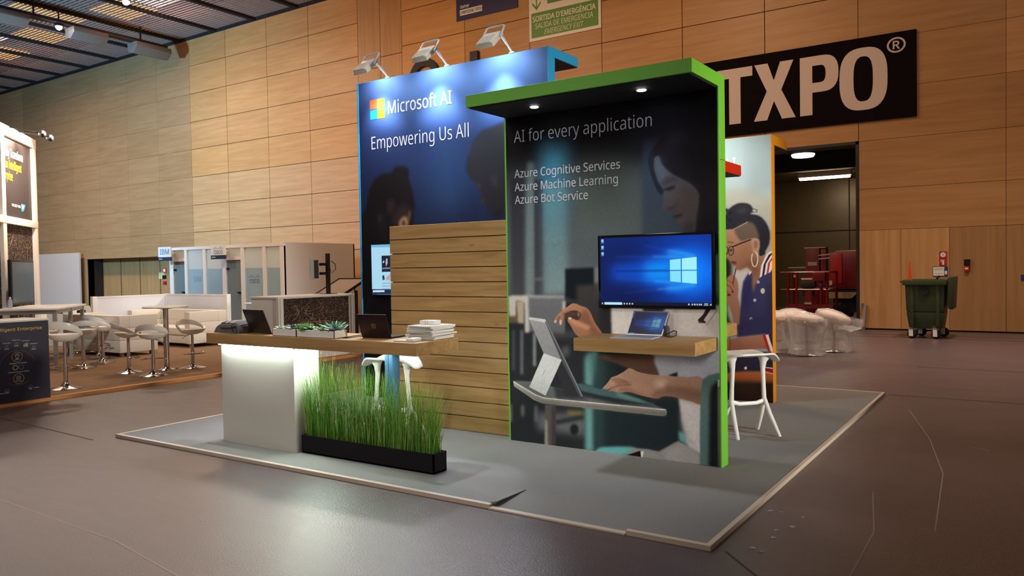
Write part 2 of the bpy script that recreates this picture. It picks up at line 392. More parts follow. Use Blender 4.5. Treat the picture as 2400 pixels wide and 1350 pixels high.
# back wall: boards with open joints on a dark backing, a gate opening on the right and a recess on the left
YW = 20.054
cx = [-53.4, -51, -48.5, -46.1, -43.67, -41.3, -38.9, -36.5, -34.1, -31.75, -29.38, -26.98, -24.49, -22.17, -19.67, -17.65, -15.02, -12.6, -10.2, -7.82, -5.66, -3.49, -0.55, 1.9, 4.3, 6.7, 9.1, 11.5]
rz_ = [2.335, 3.30, 4.43, 5.60, 6.75, 7.88, 9.05, 10.2, 11.4]
wb = MB(); tones = []
def board(x0, x1, z0, z1, m, t, d=0.0):
    g = 0.004 if (x1 < -29.3 or x0 > -3.6) else 0.010
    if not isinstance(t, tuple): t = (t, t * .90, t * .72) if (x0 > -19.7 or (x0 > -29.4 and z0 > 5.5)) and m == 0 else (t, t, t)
    k = len(wb.f); wb.box(x0 + g, YW - 0.03 - d, z0 + g, x1 - g, YW + 0.02, z1 - g, m); tones.extend([t] * (len(wb.f) - k))
tr = random.Random(3)
for i in range(len(cx) - 1):
    x0, x1 = cx[i], cx[i + 1]; xm = (x0 + x1) / 2
    pil = abs(x0 + 19.67) < .01
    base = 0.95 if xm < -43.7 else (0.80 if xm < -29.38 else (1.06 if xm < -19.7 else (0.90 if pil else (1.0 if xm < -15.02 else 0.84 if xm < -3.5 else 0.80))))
    for j in range(len(rz_) - 1):
        z0, z1 = rz_[j], rz_[j + 1]
        if -7.82 - .01 <= x0 and x1 <= -3.49 + .01 and z1 <= 4.44: continue
        if pil:
            if j < 5: board(x0, x1, z0, z1, 1, 0.9 + tr.uniform(-.04, .04)); continue
            if j == 5: board(x0, x0 + 1.05, 7.88, 8.52, 1, 1.0); board(x0, x0 + 1.05, 8.52, 11.4, 1, .90); board(x0 + 1.05, x1, 7.88, 8.85, 1, .96); board(x0 + 1.05, x1, 8.85, 11.4, 1, .86); board(x0, x1, z0, 7.88, 1, .95)
            continue
        t = base * (1 + tr.uniform(-.05, .05))
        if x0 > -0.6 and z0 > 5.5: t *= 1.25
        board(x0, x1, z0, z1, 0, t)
lo = [-53.4, -51, -48.6, -46.2, -43.7, -41.3, -38.9, -37.85]
lo2 = [-31.15, -29.4, -27, -24.5, -22.2, -19.7, -17.6, -15, -12.6, -10.2, -7.82]
lo3 = [-3.49, -2.60, -1.62, -0.55, 0.6, 1.9, 3.1, 4.3, 6.7, 9.1, 11.5]
for L_ in (lo, lo2, lo3):
    for x0, x1 in zip(L_, L_[1:]):
        t = 0.98 * (1 + tr.uniform(-.04, .04))
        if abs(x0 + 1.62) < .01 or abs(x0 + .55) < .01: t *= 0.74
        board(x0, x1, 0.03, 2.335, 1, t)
n_vis = len(wb.f)
for a in [(-53.5, YW + .02, 2.335, -7.82, YW + .3, 11.5), (-7.82, YW + .02, 4.43, -3.49, YW + .3, 11.5), (-3.49, YW + .02, 0, 11.6, YW + .3, 11.5),
          (-53.5, YW + .02, 0, -37.85, YW + .3, 2.335), (-31.15, YW + .02, 0, -7.82, YW + .3, 2.335)]:
    wb.box(*a, 2)
k = len(wb.f)
wb.box(-37.85, YW + .75, 0, -31.15, YW + .85, 2.4, 1); wb.box(-37.9, YW, 0, -37.85, YW + .85, 2.4, 2); wb.box(-31.15, YW, 0, -31.10, YW + .85, 2.4, 2)
tones.extend([(1, 1, 1)] * (k - n_vis + 18))
wall = struct(wb, 'wall_back', [wood_h, wood_v, gap], smooth=None, normals=False)
att = wall.data.attributes.new('tone', 'FLOAT_COLOR', 'FACE')
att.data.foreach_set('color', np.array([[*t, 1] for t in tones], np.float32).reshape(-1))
t = MB()
for x in (-36.3, -34.7, -33.1): t.box(x, YW + .73, 0, x + .015, YW + .76, 2.33)
struct(t, 'trim_3', gap, smooth=None)

# ceiling: slatted grid under a dark roof, with tracks running towards the back wall
slat_m = mat('ceiling_slat', (152, 134, 130), 0.5, 0.0); roof_m = mat('roof_dark', (30, 25, 26), 0.9); track_m = mat('ceiling_track', (88, 70, 62), 0.5)
c = MB(); c.box(-56, -4, 12.4, 12, 20.05, 12.5, 1)
y = -3.0
while y < 20.0:
    c.box(-56, y, 11.40, 12, y + 0.09, 11.42, 0); y += 0.16
x = -54.0
while x < 11:
    c.box(x, -4, 11.425, x + .02, 20.05, 11.44, 0); x += 0.6
struct(c, 'ceiling', [slat_m, roof_m], smooth=None, normals=False)
t = MB(); x = -54.05
while x < 11: t.box(x - .09, -4, 11.30, x + .09, 20.05, 11.40, 1); t.box(x - .20, -4, 11.36, x - .09, 20.05, 11.39, 0); x += 2.41
struct(t, 'trim_4', [track_m, roof_m], smooth=None, normals=False)
t = MB(); t.box(-53.5, YW - .06, 11.28, 11.6, YW - .02, 11.44); struct(t, 'trim_5', roof_m, smooth=None)

# service room behind the gate
room_w = mat('service_wall', (96, 80, 52), 0.35, 0.2, noise=.08); room_d = mat('service_dark', (34, 26, 24), 0.7); frame_d = mat('gate_frame', (30, 22, 20), 0.5)
r = MB(); r.box(-14, 29.9, 0, 4, 30.1, 5.4); r.box(-14.1, 20.5, 0, -14, 30, 5.4); r.box(4, 20.5, 0, 4.1, 30, 5.4)
for x in (-8.2, -5.55, -2.9): r.box(x, 29.86, 0, x + .03, 29.92, 4.75, 1)
r.box(-14, 29.86, 2.72, 4, 29.92, 2.75, 1)
struct(r, 'wall_service_room', [room_w, room_d], smooth=None)
r = MB(); r.box(-14, 20.4, 5.0, 4, 26.0, 5.2, 0); r.box(-14, 26.0, 4.55, 4, 30.0, 5.2, 1); r.box(-14, 25.9, 4.5, 4, 26.0, 5.2, 0)
struct(r, 'ceiling_service_room', [room_d, mat('service_plaster', (120, 100, 78), 0.6)], smooth=None)
t = MB(); t.box(-3.56, YW - .04, 0, -3.49, YW + .5, 4.44); t.box(-7.82, YW - .04, 0, -7.75, YW + .5, 4.44); t.box(-7.82, YW - .04, 4.37, -3.49, YW + .5, 4.44)
struct(t, 'door_1', frame_d, smooth=None)
glow_w = mat('lamp_white', (255, 240, 250), emit=(255, 236, 255), estr=14); glow_y = mat('lamp_warm', (255, 235, 190), emit=(255, 224, 160), estr=16)
l = thing('ceiling_lamp', 'round white glowing lamp under the dark ceiling of the service room', 'lamp', (-5.06, 21.3, 4.40))
MB().lathe([(.02, .02), (.27, .02), (.29, .0), (.26, -.05), (.02, -.055)], n=28).build('diffuser', glow_w, l)
MB().lathe([(.05, .60), (.05, .03), (.30, .03), (.30, .02)], n=24).build('mount', frame_d, l)
l = thing('tube_lamp', 'long warm fluorescent tube lamp glowing at the back of the service room', 'lamp', (-5.75, 27.0, 4.36))
MB().box(-.78, -.06, -.05, .78, .06, .03).build('diffuser', glow_y, l, bevel=.02)
MB().box(-.82, -.09, .03, .82, .09, .19).build('housing', white_metal, l)
light('tube_glow', 'AREA', (-5.75, 26.9, 4.25), (-5.75, 27.6, 0), 60, WARM2, shape='RECTANGLE', size=1.5, size_y=.15)

# ================================================================== THE STAND
carpet_m = mat('grey_carpet', (142, 140, 138), 0.95, spec=.1, noise=.10, nscale=220, bump=.5, bscale=420)
trim_m = mat('platform_edging', (206, 188, 170), 0.45)
PX0, PX1, PY0, PY1, PZ = -7.524, -1.509, 4.203, 10.262, 0.03
pl = thing('exhibition_platform', 'low grey carpeted square platform that carries the whole stand', 'platform', (-4.5, 7.2, 0))
c = MB(); e = .035
c.box(PX0 + e, 4.60, 0, PX1 - e, PY1 - e, PZ); c.box(PX0 + e, PY0 + e, 0, -3.02, 4.60, PZ); c.box(-2.03, PY0 + e, 0, PX1 - e, 4.60, PZ)
c.hexa([(-3.02, PY0 + e, 0), (-2.03, PY0 + e, 0), (-2.03, 4.60, 0), (-3.02, 4.60, 0)], [(-3.02, PY0 + e, .012), (-2.03, PY0 + e, .012), (-2.03, 4.60, PZ), (-3.02, 4.60, PZ)])
c.build('carpet', carpet_m, pl, world=True, smooth=None, normals=False)
def edging(a):
    MB().box(*a).build('edging', trim_m, pl, world=True, bevel=.002, seg=1)
edging((PX0, PY0, 0, -3.02, PY0 + e, PZ + .002)); edging((-2.03, PY0, 0, PX1, PY0 + e, PZ + .002)); edging((PX1 - e, PY0 + e, 0, PX1, PY1, PZ + .002))
edging((PX0, PY0 + e, 0, PX0 + e, PY1, PZ + .002)); edging((PX0 + e, PY1 - e, 0, PX1 - e, PY1, PZ + .002))
edging((-3.02, PY0 - .01, 0, -2.03, PY0 + e, .014))
# lifted carpet flap beside the loose edging
fp = MB(); fp.hexa([(-3.03, 4.24, .03), (-3.0, 4.24, .03), (-3.0, 4.62, .03), (-3.06, 4.62, .03)], [(-3.05, 4.24, .034), (-2.985, 4.24, .048), (-2.995, 4.62, .034), (-3.06, 4.62, .032)])
fp.build('carpet_flap', carpet_m, pl, world=True, smooth=None)

# ---- green panel
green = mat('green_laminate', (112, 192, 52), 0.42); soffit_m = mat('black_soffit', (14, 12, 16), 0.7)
GX0, GX1, GY = -4.0, -2.012, 5.905
gp = thing('display_panel', 'tall green framed display wall with a hood and a woman typing in its print', 'display wall', (-3.0, 5.95, PZ))
b = MB(); b.box(GX0, GY, PZ, GX1, 6.02, 2.40); b.box(GX0, GY, 2.403, GX1, 6.02, 2.955)
b.box(GX0, GY - .006, PZ, GX0 + .014, GY, 2.955); b.box(GX1 - .012, GY - .03, PZ, GX1, GY, 2.955)
b.build('frame', green, gp, world=True, bevel=.0015, seg=1)
b = MB(); b.box(GX0, 5.33, 2.953, GX1, 6.02, 3.053); b.build('canopy', green, gp, world=True, bevel=.002, seg=1)
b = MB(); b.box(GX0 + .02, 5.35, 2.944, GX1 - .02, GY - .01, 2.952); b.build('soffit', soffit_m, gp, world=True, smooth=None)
for x, yy in ((-3.498, 5.614), (-2.515, 5.59)):
    d = MB().lathe([(.001, 0), (.028, 0), (.045, .004), (.045, .006)], (0, 0, 0), 20).build('downlight', silver, gp); d.location = Vector((x, yy, 2.937)) - gp.location
    MB().lathe([(.001, -.002), (.034, -.002), (.034, 0)], (0, 0, 0), 16).build('bulb', mat('led_white', (255, 255, 255), emit=(235, 240, 255), estr=25), d)
    light('downlight_beam', 'SPOT', (x, yy, 2.92), (x, yy + .02, 0), 14, COOL, spot_size=1.5, spot_blend=.8, shadow_soft_size=.03)

# ---- blue panel
blue_e = mat('blue_laminate', (40, 160, 215), 0.42)
BX0, BX1, BY, BT = -6.998, -4.227, 7.10, 3.905
bp = thing('display_panel', 'tallest blue edged display wall with two heads in its print under floodlights', 'display wall', (-5.6, 7.15, PZ))
b = MB(); b.box(BX0, BY, PZ, BX1, BY + .11, BT); b.box(BX0, BY - .012, PZ, BX0 + .02, BY, BT); b.box(BX1 - .02, BY - .012, PZ, BX1, BY, BT); b.build('frame', blue_e, bp, world=True, bevel=.002, seg=1)
b = MB(); b.box(BX0, BY + .11, BT - .10, BX1, BY + .62, BT); b.build('canopy', blue_e, bp, world=True, bevel=.002, seg=1)
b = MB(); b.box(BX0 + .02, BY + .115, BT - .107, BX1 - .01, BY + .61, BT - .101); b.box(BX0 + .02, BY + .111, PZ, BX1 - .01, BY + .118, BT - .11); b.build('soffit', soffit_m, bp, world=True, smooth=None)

# ---- three floodlights on the blue panel
FEET = (-6.489, -5.582, -4.694)
def flood():
    o = thing('floodlight', 'x', 'lamp', group='floodlights above the blue panel')
    MB().tube([(0, 0, 0), (0, -.10, .07), (0, -.185, .125)], .011, 10).tube([(0, -.10, .068), (0, -.185, .125)], .015, 10).build('arm', white_metal, o)
    MB().box(-.03, -.02, -.008, .03, .05, .004).build('clamp', white_metal, o, bevel=.002)
    M = Matrix.Translation((-.105, -.265, .09)) @ Matrix.Rotation(math.radians(42), 4, 'X')
    k = MB(); k.M = M; k.hexa([(-.11, -.14, -.02), (.11, -.14, -.02), (.11, .12, -.02), (-.11, .12, -.02)], [(-.10, -.125, .028), (.10, -.125, .028), (.10, .105, .034), (-.10, .105, .034)])
    hs = k.build('housing', mat('lamp_housing', (236, 230, 220), 0.5), o, bevel=.006)
    k = MB(); k.M = M
    for i in range(11): k.box(-.088 + i * .0165, -.135, .030, -.080 + i * .0165, .02, .044)
    k.build('fins', mat('lamp_housing'      , (196, 186, 172)), hs)
    k = MB(); k.M = M; k.box(-.085, -.105, -.0225, .085, .085, -.0195); k.build('lens', mat('flood_glow', (255, 255, 255), emit=(220, 235, 255), estr=10), hs)
    k = MB(); k.M = M; k.tube([(-.118, .03, 0), (-.118, .10, .02), (-.112, .19, .045), (-.09, .20, .05), (.09, .20, .05), (.112, .19, .045), (.118, .10, .02), (.118, .03, 0)], .011, 8)
    k.build('bracket', white_metal, o)
    return o
fl0 = flood()
for i, x in enumerate(FEET):
    lab = ['floodlight at the left end of the blue panel above the four coloured squares',
           'middle floodlight on top of the blue panel before the black letter arc',
           'floodlight at the right end of the blue panel below the white exit sign'][i]
    place(fl0, i == 0, (x, BY + .005, BT + .008), 0, lab, 'floodlights above the blue panel')
    light('flood_beam', 'SPOT', (x - .105, BY - .22, BT + .02), (x - .105, BY - .20, 0), 210, (0.80, 0.89, 1.0), spot_size=1.5, spot_blend=1.0, shadow_soft_size=.06)
    light('flood_glow', 'SPOT', (x - .105, BY - .22, BT + .02), (x - .105, BY, BT - .22), 15, (0.80, 0.89, 1.0), spot_size=2.8, spot_blend=.6, shadow_soft_size=.08)
    light('flood_spill', 'SPOT', (x - .105, BY - .22, BT + .02), (x + .2, 2.9, 0), 300, (0.80, 0.89, 1.0), spot_size=1.15, spot_blend=.7, shadow_soft_size=.10)

# ---- wooden slat wall
SY = 6.02
sw = thing('slat_wall', 'light oak screen of fourteen wide horizontal boards beside the green panel', 'screen', (-4.8, 6.07, PZ))
zt, n = 2.046, 14; step = (zt - PZ) / n
for i in range(n):
    MB().box(-5.524, SY, PZ + i * step + .004, -4.003, SY + .03, PZ + (i + 1) * step - .004).build('board', oak, sw, world=True, bevel=.002, seg=1)
MB().box(-5.515, SY + .025, PZ, -4.003, SY + .12, zt - .01).build('backing', mat('board_gap', (60, 42, 24), 0.8), sw, world=True, smooth=None)

# ---- red panel and orange panel behind
red = mat('red_laminate', (205, 38, 8), 0.42)
rp = thing('display_panel', 'lower red edged display wall mostly hidden behind the green panel', 'display wall', (-3.5, 7.2, PZ))
b = MB(); b.box(-4.20, 7.16, PZ, -2.45, 7.26, 2.575); b.build('frame', red, rp, world=True, bevel=.002)
b = MB(); b.box(-4.20, 7.26, 2.475, -2.45, 7.81, 2.577); b.build('canopy', red, rp, world=True, bevel=.002)
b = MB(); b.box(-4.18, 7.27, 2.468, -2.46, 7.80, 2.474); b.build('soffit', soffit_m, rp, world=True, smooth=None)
sh = MB(); sh.box(-3.45, 7.26, .905, -2.45, 7.63, 1.02); tag(sh.build('shelf', oak, bevel=.003), 'oak wall shelf whose end shows behind the green panel, in front of the printed jacket', 'shelf')
orange = mat('orange_laminate', (250, 160, 18), 0.42)
OX0, OX1, OY, OT = -4.46, -2.455, 8.913, 3.035
op = thing('display_panel', 'orange edged display wall with a short haired woman in glasses in its print', 'display wall', (-3.4, 8.95, PZ))
b = MB(); b.box(OX0, OY, PZ, OX1, OY + .12, OT); b.build('frame', orange, op, world=True, bevel=.002)
b = MB(); b.box(OX0, OY + .12, OT - .105, OX1, OY + .64, OT); b.build('canopy', orange, op, world=True, bevel=.002)
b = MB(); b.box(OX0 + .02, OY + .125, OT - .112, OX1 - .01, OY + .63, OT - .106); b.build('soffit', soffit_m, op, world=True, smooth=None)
light('booth_spot', 'SPOT', (-3.3, 8.0, 3.5), (-2.9, 9.0, 1.4), 80, (0.95, 1.0, 1.0), spot_size=1.9, spot_blend=.8, shadow_soft_size=.1)

# ---- counter: top, lit cabinet, blue post
TZ = 1.040
ct = thing('bar_counter', 'oak topped bar counter on a white lit cabinet and a blue post', 'counter', (-5.17, 4.76, PZ))
MB().box(-6.453, 4.50, .942, -3.886, 5.02, TZ).build('countertop', oak, ct, world=True, bevel=.003)
cab_m = mat('cabinet_white', (214, 210, 200), 0.45)
cb = MB().box(-6.31, 4.556, PZ, -5.318, 4.84, .925).build('cabinet', cab_m, ct, world=True, bevel=.002)
ledm = mat('led_strip', (255, 255, 255), emit=(225, 255, 240), estr=15)
MB().box(-6.30, 4.518, .934, -5.30, 4.534, .941).box(-5.292, 4.55, .934, -5.276, 4.84, .941).build('led_strip', ledm, ct, world=True, smooth=None)
post_m = mat('steel_blue', (54, 90, 118), 0.4, 0.3)
k = MB(); k.box(-4.474, 4.785, PZ, -4.435, 4.875, .942); k.box(-4.435, 4.795, PZ, -4.430, 4.865, .942); k.box(-4.430, 4.785, PZ, -4.390, 4.875, .942)
k.build('post', post_m, ct, world=True, bevel=.002)
light('led_front', 'AREA', (-5.8, 4.53, .93), (-5.8, 4.3, 0), 2.5, (0.86, 1.0, 0.94), shape='RECTANGLE', size=1.0, size_y=.02)
light('led_side', 'AREA', (-5.28, 4.69, .93), (-4.85, 4.69, 0), 30, (0.82, 1.0, 0.88), shape='RECTANGLE', size=.03, size_y=.28)

MB().box(-5.20, 4.705, .934, -3.98, 4.720, .9415).build('led_strip', ledm, ct, world=True, smooth=None)
light('led_under', 'AREA', (-4.6, 4.71, .93), (-4.6, 4.66, 0), 7, (0.88, 1.0, 0.90), shape='RECTANGLE', size=1.2, size_y=.03)

# ---- planter with tall grass
pt = thing('grass_planter', 'long black trough of tall thin green grass under the counter', 'planter', (-4.55, 4.68, PZ))
k = MB(); a, b_, c_, d_ = -5.29, 4.602, -3.822, 4.762
k.box(a, b_, PZ, c_, b_ + .012, .185); k.box(a, d_ - .012, PZ, c_, d_, .185); k.box(a, b_, PZ, a + .012, d_, .185); k.box(c_ - .012, b_, PZ, c_, d_, .185); k.box(a, b_, PZ, c_, d_, .045)
k.build('trough', mat('black_trough', (22, 20, 23), 0.8, spec=.2), pt, world=True, bevel=.0015, seg=1)
MB().box(a + .012, b_ + .012, .045, c_ - .012, d_ - .012, .165).build('soil', mat('soil', (52, 40, 30), 0.9, noise=.4, nscale=60), pt, world=True, smooth=None)
gm = [mat('grass_a', (106, 166, 56), 0.5, spec=.3), mat('grass_b', (74, 134, 44), 0.5, spec=.3), mat('grass_c', (178, 204, 98), 0.5, spec=.3), mat('grass_d', (168, 140, 62), 0.55, spec=.2)]
gr = random.Random(11)
NCL = 9
for ci in range(NCL):
    k = MB(); x0 = a + .07 + (c_ - a - .14) * ci / (NCL - 1)
    hbase = 0.66 - 0.13 * ci / (NCL - 1)
    for q in range(270):
        bx = min(c_ - .03, max(a + .03, x0 + gr.gauss(0, .045))); by = gr.uniform(b_ + .03, d_ - .03)
        h = hbase * gr.uniform(.55, 1.15) if gr.random() < .85 else hbase * gr.uniform(.2, .5)
        dx = gr.gauss(0, .075) * h / .5; dy = gr.gauss(0, .035) * h / .5
        if bx < a + .12: dx -= abs(gr.gauss(0, .09))
        if bx > c_ - .10: dx += abs(gr.gauss(0, .05))
        if gr.random() < .05: dx *= 2.6
        an = gr.uniform(0, PI); wx, wy = math.cos(an) * .0021, math.sin(an) * .0021
        mi = gr.choices([0, 1, 2, 3], [5, 5, 3, .6])[0]; vs = []
        for t_ in (0, .35, .7, 1.0):
            px, py, pz = bx + dx * t_ ** 1.8, by + dy * t_ ** 1.8, .16 + h * (t_ - .06 * t_ * t_ * abs(dx) * 8)
            ww = 1 - .85 * t_
            vs += [(px - wx * ww, py - wy * ww, pz), (px + wx * ww, py + wy * ww, pz)]
        k.add(vs, [(0, 1, 3, 2), (2, 3, 5, 4), (4, 5, 7, 6)], mi)
    k.build('grass_clump', gm, pt, world=True, normals=False, smooth=None)

# ---- things on the counter
def succulent(k, x, y, z, r, n, m, up=.6, thin=.22):
    for i in range(n):
        an = i * 2.399; tt = (i + 1) / n; rr = r * (.35 + .65 * tt); el = up * (1.25 - tt) + .15
        d = Vector((math.cos(an) * math.cos(el), math.sin(an) * math.cos(el), math.sin(el))); s_ = Vector((-math.sin(an), math.cos(an), 0)); nn = d.cross(s_)
        o = Vector((x, y, z)); w_ = rr * thin
        k.add([o, o + d * rr * .5 + s_ * w_, o + d * rr, o + d * rr * .5 - s_ * w_, o + d * rr * .5 + nn * w_ * .6], [(0, 1, 4), (1, 2, 4), (2, 3, 4), (3, 0, 4), (0, 3, 2, 1)], m)
sm = [mat('leaf_green', (96, 158, 58), 0.5), mat('leaf_pale', (158, 184, 132), 0.5), mat('leaf_plum', (92, 74, 82), 0.5), mat('leaf_aloe', (110, 168, 140), 0.45), mat('leaf_moss', (96, 150, 40), 0.6)]
def trough(x0, x1, label, seed, kinds):
    o = thing('succulent_trough', label, 'planter', ((x0 + x1) / 2, 4.605, TZ), group='white troughs on the counter')
    k = MB(); y0, y1, zt_ = 4.532, 4.680, TZ + .064
    k.box(x0, y0, TZ, x1, y0 + .008, zt_); k.box(x0, y1 - .008, TZ, x1, y1, zt_); k.box(x0, y0, TZ, x0 + .008, y1, zt_); k.box(x1 - .008, y0, TZ, x1, y1, zt_); k.box(x0, y0, TZ, x1, y1, TZ + .006)
    k.build('trough', white, o, world=True, bevel=.0015, seg=1)
    MB().box(x0 + .008, y0 + .008, TZ + .006, x1 - .008, y1 - .008, TZ + .055).build('soil', MATS['soil'], o, world=True, smooth=None)
    R = random.Random(seed)
    for fx, dy, r, n_, m, up, th in kinds:
        r = r * 1.35
        k = MB(); xx = x0 + (x1 - x0) * fx; yy = 4.605 + dy
        if m == 4:                       # bushy moss with fine needles
            for q in range(130):
                v = Vector((R.gauss(0, 1), R.gauss(0, .8), abs(R.gauss(.3, .9)))).normalized() * r * R.uniform(.5, 1.05)
                succulent(k, xx + v.x * .7, yy + v.y * .7, TZ + .05 + v.z * .7, r * .38, 4, R.choice([0, 1]), .7, .16)
        else:
            succulent(k, xx, yy, TZ + .055, r, n_, 0, up, th)
        k.build('succulent', [sm[m if m < 4 else 4], sm[0]], o, world=True, normals=False, smooth=None)
    return o
trough(-5.556, -5.250, 'short white trough of succulents beside the upright bag and laptop', 2,
       [(.08, 0, .05, 14, 1, .8, .25), (.30, .02, .05, 16, 0, .9, .25), (.22, -.03, .05, 20, 1, .5, .3), (.55, .02, .07, 22, 2, .8, .3), (.70, -.03, .055, 24, 1, .6, .3), (.9, 0, .055, 0, 4, 0, 0), (.45, -.03, .04, 20, 0, .5, .3)])
trough(-5.246, -4.791, 'longer white trough of succulents with a spiky blue green aloe at its end', 5,
       [(.06, .02, .06, 0, 4, 0, 0), (.22, -.02, .065, 26, 1, .6, .3), (.17, -.055, .05, 0, 4, 0, 0), (.36, .01, .05, 22, 0, .7, .3), (.48, -.02, .045, 24, 1, .5, .3), (.55, .02, .05, 0, 4, 0, 0), (.66, -.02, .05, 24, 1, .6, .3), (.68, -.045, .04, 0, 4, 0, 0), (.80, .02, .12, 22, 3, 1.0, .10), (.86, -.03, .08, 20, 2, .35, .22), (.95, .03, .10, 8, 3, .7, .08)])

def laptop(label, p0, p1, lid_h, lean, depth, mat_, logo=None, wedge=0):
    """lid hinge from p0 to p1 on the counter, the lid leans towards -Y"""
    p0, p1 = Vector((*p0, TZ)), Vector((*p1, TZ)); u = (p1 - p0); W = u.length; ang = math.atan2(u.y, u.x)
    o = thing('laptop', label, 'laptop', ((p0 + p1) / 2), ang)
    MB().box(-W / 2, 0, 0, W / 2, depth, .014).build('base', mat_, o, bevel=.004)
    MB().box(-W / 2 + .02, .03, .0141, W / 2 - .02, depth * .55, .0155).build('keyboard', black, o)
    d = Vector((0, -math.sin(lean), math.cos(lean))); nn = Vector((0, -math.cos(lean), -math.sin(lean)))
    k = MB(); a0 = Vector((-W / 2, 0, .012)); a1 = Vector((W / 2, 0, .012))
    k.hexa([a0, a1, a1 + d * lid_h, a0 + d * lid_h], [a0 + nn * .008, a1 + nn * .008, a1 + d * lid_h + nn * .008, a0 + d * lid_h + nn * .008])
    l_ = k.build('lid', mat_, o, bevel=.003)
    k = MB(); b0 = Vector((-W / 2 + .012, 0, .02)) - nn * .0012; b1 = Vector((W / 2 - .012, 0, .02)) - nn * .0012
    k.hexa([b0, b1, b1 + d * (lid_h - .02), b0 + d * (lid_h - .02)], [b0 - nn * .001, b1 - nn * .001, b1 + d * (lid_h - .02) - nn * .001, b0 + d * (lid_h - .02) - nn * .001])
    k.build('screen', black_gloss, l_)
    if logo:
        k = MB(); ctr = Vector((0, 0, .012)) + d * lid_h * .5 + nn * .0084; ux = Vector((1, 0, 0))
        for i in (-1, 1):
            for j in (-1, 1):
                q = ctr + ux * (.0115 * i) + d * (.0115 * j)
                k.quad(q - ux * .0105 - d * .0105, q + ux * .0105 - d * .0105, q + ux * .0105 + d * .0105, q - ux * .0105 + d * .0105)
        k.build('emblem', logo, l_, smooth=None)
    return o
lap_m = mat('laptop_umber', (58, 48, 46), 0.4, 0.4); lap_b = mat('laptop_burgundy', (40, 24, 26), 0.4, 0.4)
laptop('open dark brown laptop with its back turned, between the bag and the white troughs', (-6.013, 4.665), (-5.672, 4.622), .225, .36, .22, lap_m, mat('emblem_dark', (40, 34, 34), 0.3))
laptop('open dark burgundy laptop with a four square emblem, left of the magazines', (-4.625, 4.690), (-4.345, 4.735), .205, .38, .23, lap_b, mat('emblem_gold', (92, 66, 46), 0.4))

# folded bag
bgm = mat('bag_canvas', (92, 84, 80), 0.9, noise=.15, nscale=40, bump=.3, bscale=150); bgd = mat('bag_dark', (30, 28, 36), 0.7); bgs = mat('bag_stripe', (176, 160, 142), 0.9)
o = thing('backpack', 'grey striped canvas backpack lying flat on the left end of the counter', 'bag', (-6.205, 4.685, TZ), -.10)
def bag_z(x, y): return .105 * max(0, 1 - abs(x / .205) ** 4) ** .35 * max(0, 1 - abs(y / .145) ** 4) ** .35 * (1 + .25 * x)
def bag_part(name, X, Y, lift, mats, mi=lambda x: 0, closed=True):
    k = MB(); vs = [(x, y, bag_z(x, y) + lift) for x in X for y in Y]; n_ = len(Y)
    for i in range(len(X) - 1):
        for j in range(n_ - 1):
            q = [(X[i], Y[j]), (X[i + 1], Y[j]), (X[i + 1], Y[j + 1]), (X[i], Y[j + 1])]
            k.quad(*[(x, y, bag_z(x, y) + lift) for x, y in q], mi((X[i] + X[i + 1]) / 2))
    if closed: k.quad(*[(x, y, .001) for x, y in ((X[0], Y[0]), (X[0], Y[-1]), (X[-1], Y[-1]), (X[-1], Y[0]))])
    bmesh_merge = k.build(name, mats, o, smooth=1.0, normals=False)
    return bmesh_merge
bag_part('body', list(np.linspace(-.205, .205, 29)), list(np.linspace(-.145, .145, 21)), 0, bgm)
bag_part('flap', [-.135, -.10, -.06, -.045, -.02, -.005, .03, .045, .06, .075, .12, .16, .185], list(np.linspace(-.118, .142, 15)), .007, [bgm, bgd, bgs], lambda x: 1 if x < -.06 else (2 if (-.045 < x < -.02 or .03 < x < .045 or .06 < x < .075) else 0), False)
MB().tube([(-.19, -.10, .03), (-.05, -.145, .05), (.10, -.145, .055), (.17, -.14, .07)], .006, 6, flat=1.6).build('strap', bgd, o)
MB().tube([(.155 + .036 * math.cos(t_), -.15 - .01 * math.sin(t_), .048 + .042 * math.sin(t_)) for t_ in np.linspace(0, 2 * PI, 20)], .0035, 6).build('cord_loop', bgd, o)
MB().lathe([(.001, 0), (.06, .0), (.062, .03), (.035, .055), (.001, .058)], (-.15, -.09, 0), 14, sy=.8).build('side_pocket', bgd, o)

# magazines, box, booklet, cable
paper = mat('newsprint', (196, 194, 188), 0.8); paper2 = mat('paper_white', (232, 228, 220), 0.8)
mr = random.Random(5); z = TZ
proto = None
mlab = ['bottom', 'second from the bottom', 'third from the bottom', 'fourth from the bottom', 'fifth from the bottom', 'sixth from the bottom', 'seventh from the bottom', 'second from the top', 'topmost']
for i in range(9):
    h = .0118
    if proto is None:
        proto = thing('magazine', 'x', 'magazine')
        k = MB(); n_ = 8
        prof = [(.0, 0)] + [(-.006 * math.sin(PI * j / n_), h * j / n_) for j in range(1, n_)] + [(0, h)]
        poly = [(y_, z_) for y_, z_ in prof] + [(.285, h * .92), (.285, h * .08)]
        vs = [(-.125, y_, z_) for y_, z_ in poly] + [(.125, y_, z_) for y_, z_ in poly]; m_ = len(poly)
        k.add(vs, [list(range(m_)), list(range(m_, 2 * m_))[::-1]] + [(q, (q + 1) % m_, m_ + (q + 1) % m_, m_ + q) for q in range(m_)])
        k.build('cover', paper, proto)
        MB().box(.1245, .006, .001, .1275, .287, h - .001).box(-.12, .2845, .001, .12, .289, h - .001).build('pages', paper2, proto, smooth=None)
    place(proto, i == 0, (-4.075 + mr.uniform(-.014, .014), 4.765 + mr.uniform(-.012, .014), z), mr.uniform(-.11, .11) + .02, '%s folded magazine of the stack at the right end of the counter' % mlab[i], 'magazine stack on the counter'); z += h + .0006
o = thing('tissue_box', 'small white box lying on top of the magazine stack', 'box', (-4.10, 4.93, z), .15)
